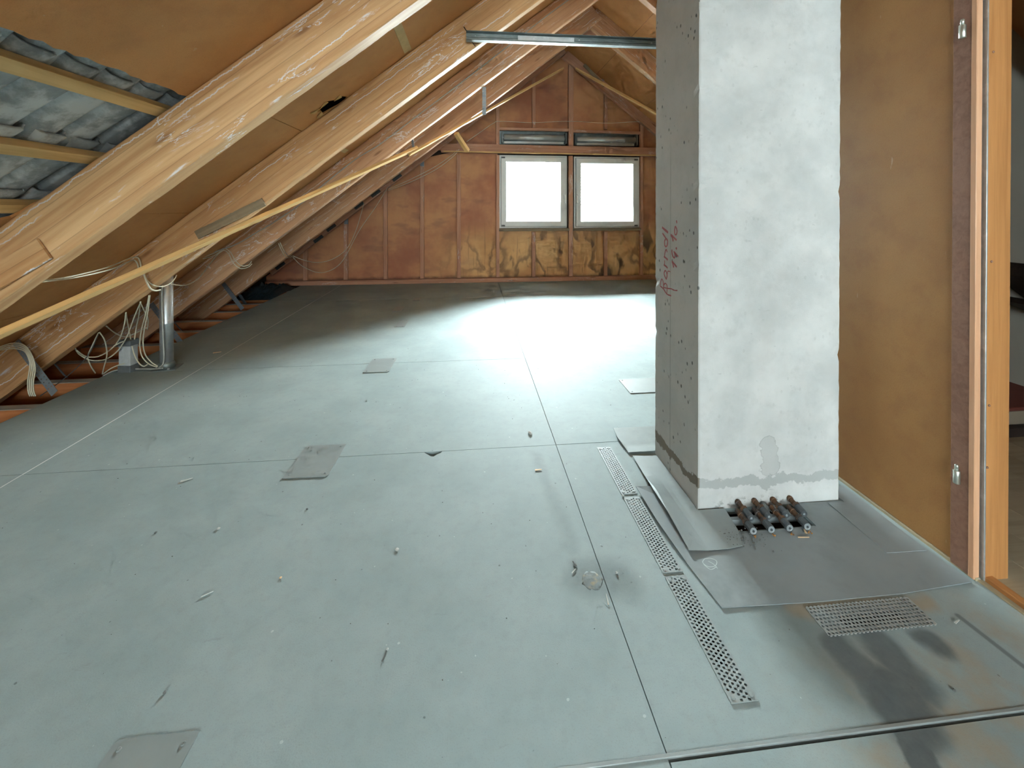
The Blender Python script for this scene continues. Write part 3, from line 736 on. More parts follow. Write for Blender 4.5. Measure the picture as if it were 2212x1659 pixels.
def frame_me(x0, x1, z0, z1, wd, y0, y1, bev=0.004):
    bm = bmesh.new()
    for (a, b, c, d) in ((x0, x1, z0, z0 + wd), (x0, x1, z1 - wd, z1), (x0, x0 + wd, z0 + wd, z1 - wd), (x1 - wd, x1, z0 + wd, z1 - wd)):
        bm_box(bm, ((a + b) / 2, (y0 + y1) / 2, (c + d) / 2), (b - a, y1 - y0, d - c))
    return bm_mesh(bm)
def window(n, x0, x1, z0, z1, handle_x, hinge_x):
    wn = struct('window_%d' % n, (0, GY, 0))
    obj('outer_frame', frame_me(x0, x1, z0, z1, 0.05, GY - 0.005, GY + 0.06), M_WINF, wn)
    obj('sash', frame_me(x0 + 0.032, x1 - 0.032, z0 + 0.032, z1 - 0.032, 0.085, GY - 0.032, GY + 0.035), M_WINF, wn)
    obj('gasket', frame_me(x0 + 0.026, x1 - 0.026, z0 + 0.026, z1 - 0.026, 0.008, GY - 0.010, GY - 0.004), M_RUBBER, wn)
    obj('glass_pane', box_me((x1 - x0 - 0.22, 0.004, z1 - z0 - 0.22)), M_GLASS, wn, Matrix.Translation(((x0 + x1) / 2, GY + 0.012, (z0 + z1) / 2)))
    h = box('handle', (handle_x - 0.014, GY - 0.075, 1.34), (handle_x + 0.014, GY - 0.055, 1.47), M_HANDLE, wn, 0.006)
    box('handle_rose', (handle_x - 0.017, GY - 0.055, 1.42), (handle_x + 0.017, GY - 0.030, 1.49), M_HANDLE, h, 0.005)
    for z in (z0 + 0.045, z1 - 0.045):
        box('corner_hinge', (hinge_x - 0.03, GY - 0.040, z - 0.012), (hinge_x + 0.03, GY - 0.031, z + 0.012), M_RUBBER, wn, 0.002)
    return wn
window(1, 0.478, 1.655, 0.912, 2.163, 1.612, 0.545)
window(2, 1.783, 2.958, 0.905, 2.153, 1.826, 2.89)
# roller shutter hanging half down outside the right window
rs = thing('roller_shutter', 'white slatted roller shutter half lowered outside the right window', 'shutter', (2.37, GY + 0.085, 1.33))
for k in range(16):
    z = 1.345 + 0.052 * k
    me = bpy.data.meshes.get('slat_shape')
    if me is None:
        bm = bmesh.new(); NS = 6; vs = []
        for xx in (-0.585, 0.592):
            row = []
            for i in range(NS + 1):
                a = math.pi * i / NS
                row.append(bm.verts.new((xx, 0.010 * math.sin(a), -0.0235 + 0.047 * i / NS)))
            vs.append(row)
        for i in range(NS): bm.faces.new((vs[0][i], vs[1][i], vs[1][i + 1], vs[0][i + 1]))
        bmesh.ops.solidify(bm, geom=list(bm.faces), thickness=0.003)
        bmesh.ops.recalc_face_normals(bm, faces=bm.faces)
        me = bpy.data.meshes.new('slat_shape'); bm.to_mesh(me); bm.free(); me.materials.append(M_SLAT)
    o = bpy.data.objects.new('slat', me); link(o, Matrix.Translation((2.37, GY + 0.082, z)), rs)
    box('slat_lip', (1.785, GY + 0.074, z - 0.0300), (2.960, GY + 0.086, z - 0.0205), M_SLATJ, o, 0.001)
box('end_bar', (1.84, GY + 0.075, 1.305), (2.90, GY + 0.092, 1.325), M_WINF, rs, 0.003)
def roller(x0, x1, z, r, label):
    t = thing('shutter_roller', label, 'shutter roller', ((x0 + x1) / 2, GY + 0.02, z))
    Mx = Matrix.Rotation(math.pi / 2, 4, 'Y')
    L = x1 - x0
    obj('drum', lathe_me([(r * 0.6, -L / 2), (r, -L / 2 + 0.004), (r, L / 2 - 0.004), (r * 0.6, L / 2)], 24), M_ROLL, t, Matrix.Translation(((x0 + x1) / 2, GY + 0.02, z)) @ Mx, True)
    for x, s_ in ((x0 - 0.025, 1), (x1 + 0.025, -1)):
        obj('end_bracket', box_me((0.022, 0.11, 0.19), 0.004), M_DKMETAL, t, Matrix.Translation((x, GY + 0.03, z)))
        obj('axle', lathe_me([(0.014, -0.02), (0.014, 0.02)], 10), M_GALV, t, Matrix.Translation((x + s_ * 0.012, GY + 0.02, z)) @ Mx)
    box('shutter_curtain_band', (x0 + 0.01, GY + 0.03, z - 0.10), (x1 - 0.01, GY + 0.04, z), M_ROLL, t, 0.001)
    return t
roller(0.555, 1.615, 2.47, 0.062, 'grey metal shutter roller above the left window')
roller(1.83, 2.89, 2.455, 0.055, 'grey metal shutter roller above the right window')

# ------------------------------------------------------------------ chimney
ch = thing('chimney', 'tall square pale concrete chimney rising from the floor beside the brown partition', 'chimney', (1.257, 1.853, 0))
def shaft_me(x0, x1, y0, y1, z0, z1, n, jit):
    vs, fs = [], []; S = 10
    loop = []
    for k in range(S): loop.append((x0 + (x1 - x0) * k / S, y0, k == 0))
    for k in range(S): loop.append((x1, y0 + (y1 - y0) * k / S, k == 0))
    for k in range(S): loop.append((x1 - (x1 - x0) * k / S, y1, k == 0))
    for k in range(S): loop.append((x0, y1 - (y1 - y0) * k / S, k == 0))
    m = len(loop); cx, cy = (x0 + x1) / 2, (y0 + y1) / 2
    for i in range(n + 1):
        z = z0 + (z1 - z0) * i / n
        for (x, y, c) in loop:
            j = random.uniform(0, jit) * (1.0 if c else 0.25)
            if c and random.random() < 0.06: j += 0.004
            vs.append((x + (cx - x) / abs(cx - x + 1e-9) * j * (abs(x - x0) < 1e-6 or abs(x - x1) < 1e-6), y + (1 if y < cy else -1) * j * (abs(y - y0) < 1e-6 or abs(y - y1) < 1e-6), z))
    for i in range(n):
        for k in range(m):
            a = i * m + k; b = i * m + (k + 1) % m; fs.append((a, b, b + m, a + m))
    fs.append(tuple(range(m - 1, -1, -1))); fs.append(tuple(n * m + k for k in range(m)))
    me = bpy.data.meshes.new('shaft'); me.from_pydata(vs, [], fs); me.update(); return me
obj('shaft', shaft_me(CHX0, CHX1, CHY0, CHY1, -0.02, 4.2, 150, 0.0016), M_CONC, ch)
# red handwriting on the left face
strokes = [([(330, 1475), (245, 1440), (185, 1350), (120, 1290)], 6), ([(120, 1290), (128, 1220), (150, 1160), (175, 1200), (185, 1270), (180, 1330)], 5),
    ([(180, 1330), (190, 1270), (215, 1240), (245, 1270), (252, 1340), (245, 1440)], 5), ([(185, 1320), (260, 1335), (330, 1345), (385, 1370), (450, 1375)], 5),
    ([(235, 1165), (205, 1100), (195, 1050), (210, 1005), (235, 1020), (252, 1100), (235, 1165)], 6), ([(240, 1150), (255, 1060), (270, 1010), (315, 1025)], 4),
    ([(190, 890), (225, 915), (262, 952)], 8), ([(197, 900), (205, 850), (200, 810)], 4),
    ([(193, 735), (230, 765), (267, 800)], 8), ([(203, 740), (210, 670), (225, 612), (240, 610), (252, 655)], 6),
    ([(165, 295), (215, 370), (267, 440)], 8), ([(262, 440), (255, 510), (235, 548), (210, 525), (203, 450), (225, 400)], 7),
    ([(158, 185), (215, 235), (272, 285)], 11),
    ([(375, 945), (362, 880), (345, 825), (390, 880), (432, 938)], 8),
    ([(343, 600), (342, 660), (360, 730), (390, 760), (400, 700), (380, 640)], 7), ([(380, 640), (420, 690), (462, 740)], 8), ([(418, 565), (432, 602)], 9),
    ([(365, 450), (352, 385), (325, 325), (380, 375), (432, 428)], 9), ([(405, 160), (392, 230), (395, 300), (420, 325), (440, 270), (430, 210), (405, 160)], 6), ([(428, 52), (436, 108)], 7)]
bm = bmesh.new()
for pts, wpx in strokes:
    W3 = [at_x(1412 + a / 8.73, 470 + b / 8.73, CHX0 - 0.0008) for a, b in pts]
    W3 = catmull(W3, 5); hw = wpx * 0.00052
    prev = None
    for i, p in enumerate(W3):
        t_ = (W3[min(i + 1, len(W3) - 1)] - W3[max(i - 1, 0)]).normalized(); nrm = Vector((1, 0, 0)).cross(t_).normalized() * hw * random.uniform(0.8, 1.15)
        cur = [bm.verts.new(p + nrm), bm.verts.new(p - nrm), bm.verts.new(p - nrm + Vector((0.0012, 0, 0))), bm.verts.new(p + nrm + Vector((0.0012, 0, 0)))]
        if prev:
            for k in range(4): bm.faces.new((prev[k], prev[(k + 1) % 4], cur[(k + 1) % 4], cur[k]))
        prev = cur
tag(obj('red_handwriting', bm_mesh(bm), M_RED, ch), 'red handwritten crayon name and date')

# ------------------------------------------------------------------ partition wall, door frame, room behind
pw = struct('wall_right', (1.70, 0, 0))
DY0, DY1 = 0.33, 1.244
def parti(y0, y1, z0, z1): box('wall_panel', (1.70, y0, z0), (1.712, y1, z1), M_PARTI, pw, 0.001)
parti(1.3185, 2.80, 0.012, 2.6); parti(1.3185, 2.80, 2.603, 3.9); parti(-3.8, DY0 - 0.075, 0.012, 2.6); parti(-3.8, DY0 - 0.075, 2.603, 3.9); parti(DY0 - 0.073, 1.3165, 2.42, 3.9)
box('partition_core', (1.713, 1.27, 0.0), (1.792, 2.80, 3.85), M_STUD, pw, 0); box('partition_core', (1.713, -3.8, 0.0), (1.792, DY0 - 0.02, 3.85), M_STUD, pw, 0)
box('partition_core', (1.713, DY0 - 0.02, 2.44), (1.792, 1.27, 3.85), M_STUD, pw, 0)
box('bottom_edge', (1.694, 1.245, -0.02), (1.712, 2.8, 0.010), M_TRIMB, pw, 0.001)
df = struct('door_1', (1.70, 0.8, 0))
# left-hand jamb set as seen: dark face board, pale edge, rebate, deep lining
box('face_board', (1.690, 1.262, 0.006), (1.702, 1.318, 2.46), M_FRAMED, df, 0.001)
M90 = None
def vbeam(name, x0, x1, y0, y1, z0, z1, m, bev=0.0015):
    p0 = ((x0 + x1) / 2, (y0 + y1) / 2, z0); p1 = ((x0 + x1) / 2, (y0 + y1) / 2, z1)
    return beam(name, p0, p1, abs(x1 - x0), abs(y1 - y0), m, df, up=(0, 1, 0), bev=bev, seg=6, amp=0.0003)
vbeam('edge_strip', 1.688, 1.710, 1.2465, 1.2635, 0.004, 2.46, M_FRAMEL)
vbeam('rebate', 1.709, 1.722, 1.262, 1.285, 0.004, 2.46, M_FRAMED)
jamb = vbeam('jamb', 1.7215, 1.812, 1.240, 1.275, 0.004, 2.46, M_FRAMEW, 0.002)
vbeam('seal_strip', 1.717, 1.7225, 1.2385, 1.262, 0.004, 2.46, M_GALV, 0.0008)
vbeam('jamb', 1.695, 1.812, DY0 - 0.03, DY0, 0.004, 2.46, M_FRAMEW)
box('lintel', (1.695, DY0, 2.40), (1.812, 1.26, 2.44), M_FRAMEW, df, 0.002)
for (x, y) in ((2146, 112), (2142, 565), (2133, 1010), (2137, 876)):
    p = at_y(x, y, 1.2395)
    obj('screw_cap', lathe_me([(0.0, -0.0005), (0.0045, -0.0005), (0.004, 0.0012), (0.002, 0.002)], 10), M_FRAMED, df, Matrix.Translation(p) @ Matrix.Rotation(math.pi / 2, 4, 'X'))
def hinge(zc, y):
    h = obj('hinge', lathe_me([(0.0085, -0.032), (0.0095, -0.031), (0.0095, 0.012), (0.0085, 0.013)], 14), M_HINGE, df, Matrix.Translation((1.680, y, zc)), True)
    obj('hinge_pin', lathe_me([(0.0055, 0.012), (0.0055, 0.031), (0.004, 0.033)], 12), M_HINGE, h, Matrix.Translation((1.680, y, zc)), True)
    obj('hinge_leaf', box_me((0.010, 0.006, 0.036), 0.001), M_HINGE, h, Matrix.Translation((1.688, y, zc - 0.012)))
hinge(1.875, 1.283); hinge(0.334, 1.292)
# threshold boards
sill = struct('trim_1', (1.72, 0.8, 0))
beam('threshold_bar', (1.738, 1.262, 0.006), (1.738, 0.30, 0.006), 0.028, 0.022, M_FRAMEW, sill, seg=8)
beam('threshold_board', (1.7115, 1.262, -0.002), (1.7115, 0.30, -0.002), 0.022, 0.012, M_TRIMB, sill, seg=8)
obj('loose_clip', box_me((0.004, 0.028, 0.004), 0.001), M_GALV, sill, Matrix.Translation((1.706, 1.255, 0.008)))
rf = struct('floor_room', (3, 0, 0))
for k in range(22):
    x = 1.755 + k * 0.16
    box('floor_plank', (x, -3.8, -0.02), (x + 0.1585, 2.45, 0.004), M_PARQ, rf, 0.001)
wr = struct('wall_room', (4, 2.75, 0))
box('plaster', (1.792, 2.45, 0.0), (6.0, 2.53, 3.2), M_GWALL, wr, 0)
bx = thing('flat_box', 'flat pale box with a red-brown lid on the floor beyond the doorway', 'box', (3.1, 2.16, 0.06))
box('carcass', (2.93, 2.03, 0.055), (3.40, 2.40, 0.135), M_BOXB, bx, 0.006)
box('lid', (2.922, 2.022, 0.135), (3.408, 2.408, 0.155), M_BOXR, bx, 0.004)
tag(box('low_plinth', (2.90, 2.0, 0.004), (3.5, 2.43, 0.055), M_DARKW, None, 0.004), 'dark low plinth under the red-lidded box beyond the doorway', 'plinth')
p = at_y(2205, 572, 2.32); M_, L_ = axes(p + Vector((-0.05, 0, 0.0)), p + Vector((0.45, 0, 0.22)))
sh = thing('wall_bracket', 'dark slanting wooden pieces hung on the grey wall beyond the doorway', 'wall bracket', tuple(p))
obj('slanted_board', box_me((0.5, 0.25, 0.10), 0.004), M_DARKW, sh, axes(p + Vector((-0.03, 0, -0.02)), p + Vector((0.42, 0, -0.32)))[0])
q = at_y(2197, 651, 2.32)
obj('lower_board', box_me((0.5, 0.22, 0.035), 0.004), M_DARKW, sh, axes(q + Vector((0.0, 0, 0.01)), q + Vector((0.5, 0, -0.18)))[0])

# ------------------------------------------------------------------ closing walls
wl = struct('wall_left', (-3.6, 2, 0)); box('eaves_board', (-3.62, -3.9, -0.3), (-3.58, 7.3, 0.42), M_LINING, wl, 0)
we = struct('wall_eaves', (6.2, 2, 0)); box('eaves_board', (6.18, -3.9, -0.3), (6.22, 7.3, 0.6), M_LINING, we, 0)
wf = struct('wall_front', (0, -3.85, 0))
def fb(x0, x1, z0, z1): box('wall_board', (x0, -3.90, z0), (x1, -3.85, z1), M_GABLE, wf, 0)
fb(-3.7, -1.23, -0.3, 2.6); fb(-1.23, 6.4, -0.3, 0.88); fb(-1.23, 6.4, 2.32, 4.4); fb(-3.7, -1.23, 2.6, 4.4); fb(0.13, 0.27, 0.88, 2.32); fb(1.63, 2.58, 0.88, 2.32); fb(3.62, 6.4, 0.88, 2.32)
for n, (x0, x1, z0, z1) in enumerate(((-1.23, 0.13, 0.88, 2.32), (0.27, 1.63, 0.88, 2.32), (2.58, 3.62, 0.88, 2.32))):  # the third is an unseen window added to light the side room
    wn = struct('window_%d' % (n + 3), ((x0 + x1) / 2, -3.87, 0))
    obj('outer_frame', frame_me(x0, x1, z0, z1, 0.06, -3.91, -3.84), M_WINF, wn)
    obj('glass_pane', box_me((x1 - x0 - 0.1, 0.004, z1 - z0 - 0.1)), M_GLASS, wn, Matrix.Translation(((x0 + x1) / 2, -3.87, (z0 + z1) / 2)))
# ------------------------------------------------------------------ joint cover plates on the floor
def cover_plate(cx, cy, sx, sy, rot, label, lift=0.0, zb=0.0):
    t = thing('cover_plate', label, 'metal plate', (cx, cy, 0), 'joint cover plates')
    M = Matrix.Translation((cx, cy, 0.0008 + zb)) @ Matrix.Rotation(math.radians(rot), 4, 'Z')
    n = 6
    ex = [((i / n - .5) * sx * 0.98, (j / n - .5) * sy * 0.98) for i in range(n + 1) for j in range(n + 1)]
    cut = 0.012
    out = [(-sx/2, -sy/2), (sx/2 - cut, -sy/2), (sx/2, -sy/2 + cut), (sx/2, sy/2), (-sx/2 + cut, sy/2), (-sx/2, sy/2 - cut)]
    obj('sheet', plate_me(out, [], 0.0, 0.003, lambda x, y: 0.004 * max(0.0, (-y / sy - 0.2)) + lift * 0.5 * (x / sx) ** 2), M_PLATE, t, M)
    for (a, b) in ((-1, -1), (1, -1), (1, 1), (-1, 1)):
        q = M @ Vector((a * (sx/2 - 0.022), b * (sy/2 - 0.022), 0.003))
        obj('screw', lathe_me([(0.0055, 0.0), (0.0050, 0.0016), (0.003, 0.0022), (0.0025, 0.0012)], 10), M_PLATE, t, Matrix.Translation(q + Vector((0, 0, 0.0008))))
    return t
cover_plate(-0.768, 2.160, 0.205, 0.268, -1.5, 'grey screwed cover plate on the floor joint, biggest one fully in view')
cover_plate(-0.722, 3.420, 0.195, 0.290, -1.5, 'grey screwed cover plate on the second floor joint from the viewer')
cover_plate(-0.753, 4.635, 0.105, 0.275, -1.5, 'narrow cover plate on the third floor joint from the viewer')
cover_plate(-0.903, 5.303, 0.105, 0.240, 0, 'small cover plate between floor joints, second farthest from the viewer')
cover_plate(-0.740, 5.855, 0.10, 0.205, 0, 'small cover plate farthest away, near the gable wall')
cover_plate(-0.745, 0.935, 0.185, 0.262, -1.0, 'darker cover plate cut by the bottom edge of the picture')
cover_plate(1.225, 2.850, 0.305, 0.232, 0, 'wide cover plate partly hidden behind the left side of the chimney')

# ------------------------------------------------------------------ perforated vent strips
def perforated(x0, x1, y0, y1, pitch, r, along_y=True, solid=()):
    holes = []
    if along_y:
        cp = pitch * 0.866; nc = int((x1 - x0 - 2 * r) / cp); nr = int((y1 - y0 - 2 * r - pitch / 2) / pitch)
        ox = (x1 - x0 - (nc) * cp) / 2; oy = (y1 - y0 - nr * pitch - pitch / 2) / 2
        C = [(x0 + ox + c * cp, y0 + oy + q * pitch + (pitch / 2 if c % 2 else 0)) for c in range(nc + 1) for q in range(nr + 1)]
    else:
        cp = pitch * 0.866; nc = int((y1 - y0 - 2 * r) / cp); nr = int((x1 - x0 - 2 * r - pitch / 2) / pitch)
        oy = (y1 - y0 - nc * cp) / 2; ox = (x1 - x0 - nr * pitch - pitch / 2) / 2
        C = [(x0 + ox + q * pitch + (pitch / 2 if c % 2 else 0), y0 + oy + c * cp) for c in range(nc + 1) for q in range(nr + 1)]
    for (cx, cy) in C:
        if any((cx - a) ** 2 + (cy - b) ** 2 < d * d for a, b, d in solid): continue
        holes.append([(cx + r * math.cos(2 * math.pi * k / 8 + .39), cy + r * math.sin(2 * math.pi * k / 8 + .39)) for k in range(8)])
    return plate_me(rect(x0, x1, y0, y1), holes, 0.0009, 0.0026)
VX0, VX1 = 0.656, 0.729
for (y0, y1, lab) in ((0.994, 1.360, 'perforated metal vent strip in the floor, nearest of three in line'),
                      (1.376, 1.752, 'perforated metal vent strip in the floor, middle of three in line'),
                      (1.772, 2.132, 'perforated metal vent strip in the floor, farthest of three in line')):
    t = thing('vent_grille', lab, 'vent grille', (0.69, (y0 + y1) / 2, 0), 'floor vent strips')
    sol = [(VX0 + 0.012, y0 + 0.012, 0.010), (VX1 - 0.010, y0 + 0.014, 0.010), (VX0 + 0.012, y1 - 0.012, 0.010), (VX1 - 0.010, y1 - 0.012, 0.010)]
    obj('perforated_sheet', perforated(VX0, VX1, y0, y1, 0.0125, 0.0041, True, sol), M_GRILLE, t)
    for a, b, d in sol:
        obj('screw', lathe_me([(0.006, 0.0022), (0.0055, 0.0038), (0.002, 0.0042)], 10), M_GRILLE, t, Matrix.Translation((a, b, 0.0006)))
t = thing('vent_grille', 'wider rust-spotted perforated vent grille in front of the door frame', 'vent grille', (1.22, 1.17, 0))
obj('perforated_sheet', perforated(1.045, 1.402, 1.126, 1.212, 0.0125, 0.0041, False), M_GRILLE2, t)
for k in range(27):      # turned-down tabs on the two long edges
    x = 1.052 + k * 0.0131
    for y in (1.1245, 1.2135):
        obj('edge_tab', box_me((0.007, 0.004, 0.003), 0.0008), M_GRILLE2, t, Matrix.Translation((x, y, 0.0018)))

# ------------------------------------------------------------------ loose sheets round the chimney
def sheet(name, outer, z, thk, m, label, zf=None, holes=(), n=14, group='loose sheets round the chimney'):
    xs = [p[0] for p in outer]; ys = [p[1] for p in outer]
    ex = []
    for i in range(1, n):
        for j in range(1, n):
            q = (min(xs) + (max(xs) - min(xs)) * i / n, min(ys) + (max(ys) - min(ys)) * j / n)
            if inside(q, outer) and not any(inside(q, h) for h in holes): ex.append(q)
    o = obj(name, plate_me(outer, list(holes), z, z + thk, zf, ex), m)
    return tag(o, label, 'sheet', group)
sheet('floor_sheet', [(0.783, 1.236), (1.10, 1.226), (1.40, 1.2255), (1.672, 1.240), (1.668, 1.72), (1.58, 1.72), (1.58, 1.644), (1.356, 1.644), (1.356, 1.520), (1.028, 1.516), (1.05, 1.642), (0.932, 1.642), (0.932, 1.80), (0.732, 1.80), (0.735, 1.60), (0.757, 1.40)],
      0.0012, 0.0022, M_SHEETD, 'large dark grey sheet lying in front of the chimney foot',
      lambda x, y: 0.012 * max(0, (0.80 - x) / 0.07) * max(0, min(1, (y - 1.36) / 0.2)) + 0.0012 * math.sin(9 * x + 5 * y))
sheet('floor_sheet', [(0.788, 1.444), (0.86, 1.443), (0.945, 1.444), (1.0, 1.452), (1.03, 1.52), (1.05, 1.640), (0.934, 1.640), (0.932, 2.02), (0.81, 2.035), (0.80, 1.85), (0.792, 1.62)],
      0.0055, 0.002, M_SHEET, 'buckled pale grey metal sheet along the left foot of the chimney',
      lambda x, y: 0.022 * max(0, (0.87 - x) / 0.08) * max(0, 1 - ((y - 1.66) / 0.26) ** 2) + 0.0015)
sheet('floor_sheet', [(0.800, 2.066), (0.932, 2.066), (1.03, 2.072), (1.06, 2.280), (0.797, 2.285), (0.790, 2.20)],
      0.0095, 0.002, M_SHEET, 'bright curved metal sheet behind the left rear corner of the chimney',
      lambda x, y: 0.010 * max(0, (y - 2.12) / 0.16) - 0.003)
sheet('floor_sheet', [(1.503, 1.373), (1.662, 1.369), (1.668, 1.60), (1.668, 1.725), (1.582, 1.725), (1.582, 1.63), (1.508, 1.63)],
      0.0050, 0.002, M_SHEETD, 'narrow dark sheet between the chimney foot and the brown partition', lambda x, y: 0.0008 * math.sin(12 * y))
bm = bmesh.new()
for pts in ([(1522, 1207), (1518, 1215), (1530, 1224), (1545, 1222), (1548, 1212), (1535, 1206), (1522, 1207)], [(1530, 1212), (1542, 1219), (1550, 1228)], [(1520, 1219), (1535, 1230), (1548, 1224)]):
    W3 = catmull([at_floor(a, b, 0.0046) for a, b in pts], 6)
    pv = None
    for i, p_ in enumerate(W3):
        t_ = (W3[min(i + 1, len(W3) - 1)] - W3[max(i - 1, 0)]).normalized(); nn = Vector((-t_.y, t_.x, 0)) * 0.0012
        cur = [bm.verts.new(p_ + nn), bm.verts.new(p_ - nn)]
        if pv: bm.faces.new((pv[0], pv[1], cur[1], cur[0]))
        pv = cur
tag(obj('chalk_scribble', bm_mesh(bm), M_CHALK), 'faint pale chalk scribble on the dark sheet by the chimney', 'chalk mark')

# ------------------------------------------------------------------ pipe stubs in front of the chimney
def stub_meshes():
    pipe = lathe_me([(0.0098, 0.0), (0.0098, 0.020), (0.0125, 0.021), (0.0125, 0.028), (0.0098, 0.029), (0.0098, 0.075)], 12)
    nut = lathe_me([(0.0145, 0.0), (0.0158, 0.002), (0.0158, 0.010), (0.0145, 0.012)], 6)
    cap = lathe_me([(0.0115, 0.0), (0.0142, 0.001), (0.0148, 0.030), (0.0134, 0.034), (0.0134, 0.0345)], 14)
    ring = lathe_me([(0.0132, 0.0), (0.0132, 0.002), (0.0105, 0.0022), (0.0088, 0.0005), (0.0060, 0.0003)], 16)
    bore = lathe_me([(0.0048, 0.0), (0.0048, 0.0014), (0.002, 0.0014), (0.0018, 0.0006)], 10)
    return pipe, nut, cap, ring, bore
PIPE, NUT, CAP, RING, BORE = stub_meshes()
frontx = [1.078, 1.152, 1.228, 1.302]; backx = [1.112, 1.188, 1.264, 1.340]
pos = ['leftmost', 'second from the left', 'third from the left', 'rightmost']
for row, xs, ye, ze in (('front', frontx, 1.500, 0.0185), ('back', backx, 1.562, 0.021)):
    for i, x in enumerate(xs):
        t = thing('pipe_stub', 'capped rusty pipe stub, %s in the %s row at the chimney foot' % (pos[i], row), 'pipe stub', (x, ye, ze), 'capped pipe stubs')
        # local z runs from the far end to the capped end facing the viewer
        tilt = math.radians(random.uniform(2, 6)); yaw = math.radians(random.uniform(-4, 4))
        B = Matrix.Translation((x, ye, ze)) @ Matrix.Rotation(yaw, 4, 'Z') @ Matrix.Rotation(math.pi / 2 + tilt, 4, 'X')
        def T(d): return B @ Matrix.Translation((0, 0, -d))
        obj('pipe', PIPE.copy(), M_RUST, t, T(0.105)); obj('nut', NUT.copy(), M_RUST, t, T(0.049)); obj('cap', CAP.copy(), M_CAP, t, T(0.036))
        rg = obj('ring', RING.copy(), M_RING if row == 'front' else M_CAP, t, T(0.0015)); obj('bore', BORE.copy(), M_CAP if row == 'front' else M_RING, rg, T(0.0))
        if row == 'front':
            bm = bmesh.new()
            for k in range(9):
                v = bmesh.ops.create_icosphere(bm, subdivisions=1, radius=random.uniform(0.0012, 0.003))['verts']
                bmesh.ops.translate(bm, verts=v, vec=(x + random.uniform(-0.007, 0.007), ye - 0.004 - random.uniform(0, 0.012), 0.005 + random.uniform(0, 0.002)))
            tag(obj('rust_flakes', bm_mesh(bm), M_RUSTF, t), kind='stuff')
for x in (1.113, 1.19, 1.27):
    pass
hp = thing('pipe_trough', 'dark recessed trough the pipe stubs come out of', 'trough', (1.19, 1.58, -0.1))
box('trough_floor', (1.02, 1.50, -0.085), (1.37, 1.652, -0.075), M_VOID, hp, 0)
box('trough_bridge', (1.02, 1.583, -0.024), (1.36, 1.602, 0.0008), M_SHEETD, hp, 0.001)
# mortar lumps among the back pipes
def lump(name, c, r, m, label, cat, flat=0.7, group=None, sub=2, ext=(1, 1)):
    bm = bmesh.new(); bmesh.ops.create_icosphere(bm, subdivisions=sub, radius=1.0)
    for v in bm.verts:
        v.co *= random.uniform(0.72, 1.12); v.co.x *= r * ext[0]; v.co.y *= r * ext[1]; v.co.z *= r * flat
    o = obj(name, bm_mesh(bm), m, None, Matrix.Translation(c) @ Matrix.Rotation(random.uniform(0, 6), 4, 'Z'))
    return tag(o, label, cat, group)
lump('mortar_lump', (1.255, 1.615, 0.006), 0.026, M_MORTAR, 'lump of crumbly mortar among the middle of the back pipe stubs', 'mortar lump', 0.6)
lump('mortar_lump', (1.315, 1.600, 0.002), 0.020, M_MORTAR, 'smaller mortar lump by the rightmost back pipe stub', 'mortar lump', 0.6)
lump('mortar_lump', (1.222, 1.632, 0.008), 0.022, M_DARKCR, 'dark lump against the chimney behind the pipe stubs', 'mortar lump', 0.8)
def splinter(x, y, L, ang, m, label, w_=0.004, z=0.003, cat='splinter'):
    bm = bmesh.new(); bm_box(bm, (0, 0, 0), (L, w_, 0.0025))
    for v in bm.verts:
        if v.co.x > 0: v.co.y *= 0.35; v.co.z += 0.001
    o = obj('wood_splinter' if cat == 'splinter' else cat.replace(' ', '_'), bm_mesh(bm), m, None, Matrix.Translation((x, y, z)) @ Matrix.Rotation(math.radians(ang), 4, 'Z'))
    return tag(o, label, cat)
splinter(1.258, 1.468, 0.042, -8, M_CHIPW, 'thin pale wood splinter in front of the pipe stubs', z=0.0065)
splinter(1.285, 1.492, 0.018, 70, M_CHIPW, 'short pale peg between the two right front pipe stubs', 0.008, z=0.0085)
# crumbs around the pipes: uncountable grit
bm = bmesh.new()
for k in range(90):
    x = random.gauss(1.03, 0.045); y = random.gauss(1.485, 0.028); s_ = random.uniform(0.001, 0.0032)
    v = bmesh.ops.create_icosphere(bm, subdivisions=1, radius=s_)['verts']; bmesh.ops.translate(bm, verts=v, vec=(x, y, 0.0085 if x < 1.03 else 0.0055))
tag(obj('grit', bm_mesh(bm), M_DARKCR), 'dark grit scattered left of the pipe stubs', 'grit', kind='stuff')
bm = bmesh.new()
for k in range(160):
    x = random.uniform(-2.2, 1.6); y = random.uniform(0.85, 3.6); s_ = random.uniform(0.0006, 0.0016)
    if CHX0 - .2 < x and 1.2 < y < 2.3: continue
    v = bmesh.ops.create_icosphere(bm, subdivisions=1, radius=s_)['verts']
    for q in v: q.co.x *= random.uniform(0.6, 2.2)
    bmesh.ops.translate(bm, verts=v, vec=(x, y, 0.0012))
tag(obj('floor_grit', bm_mesh(bm), M_DARKCR), 'fine dark grit scattered over the grey floor', 'grit', kind='stuff')

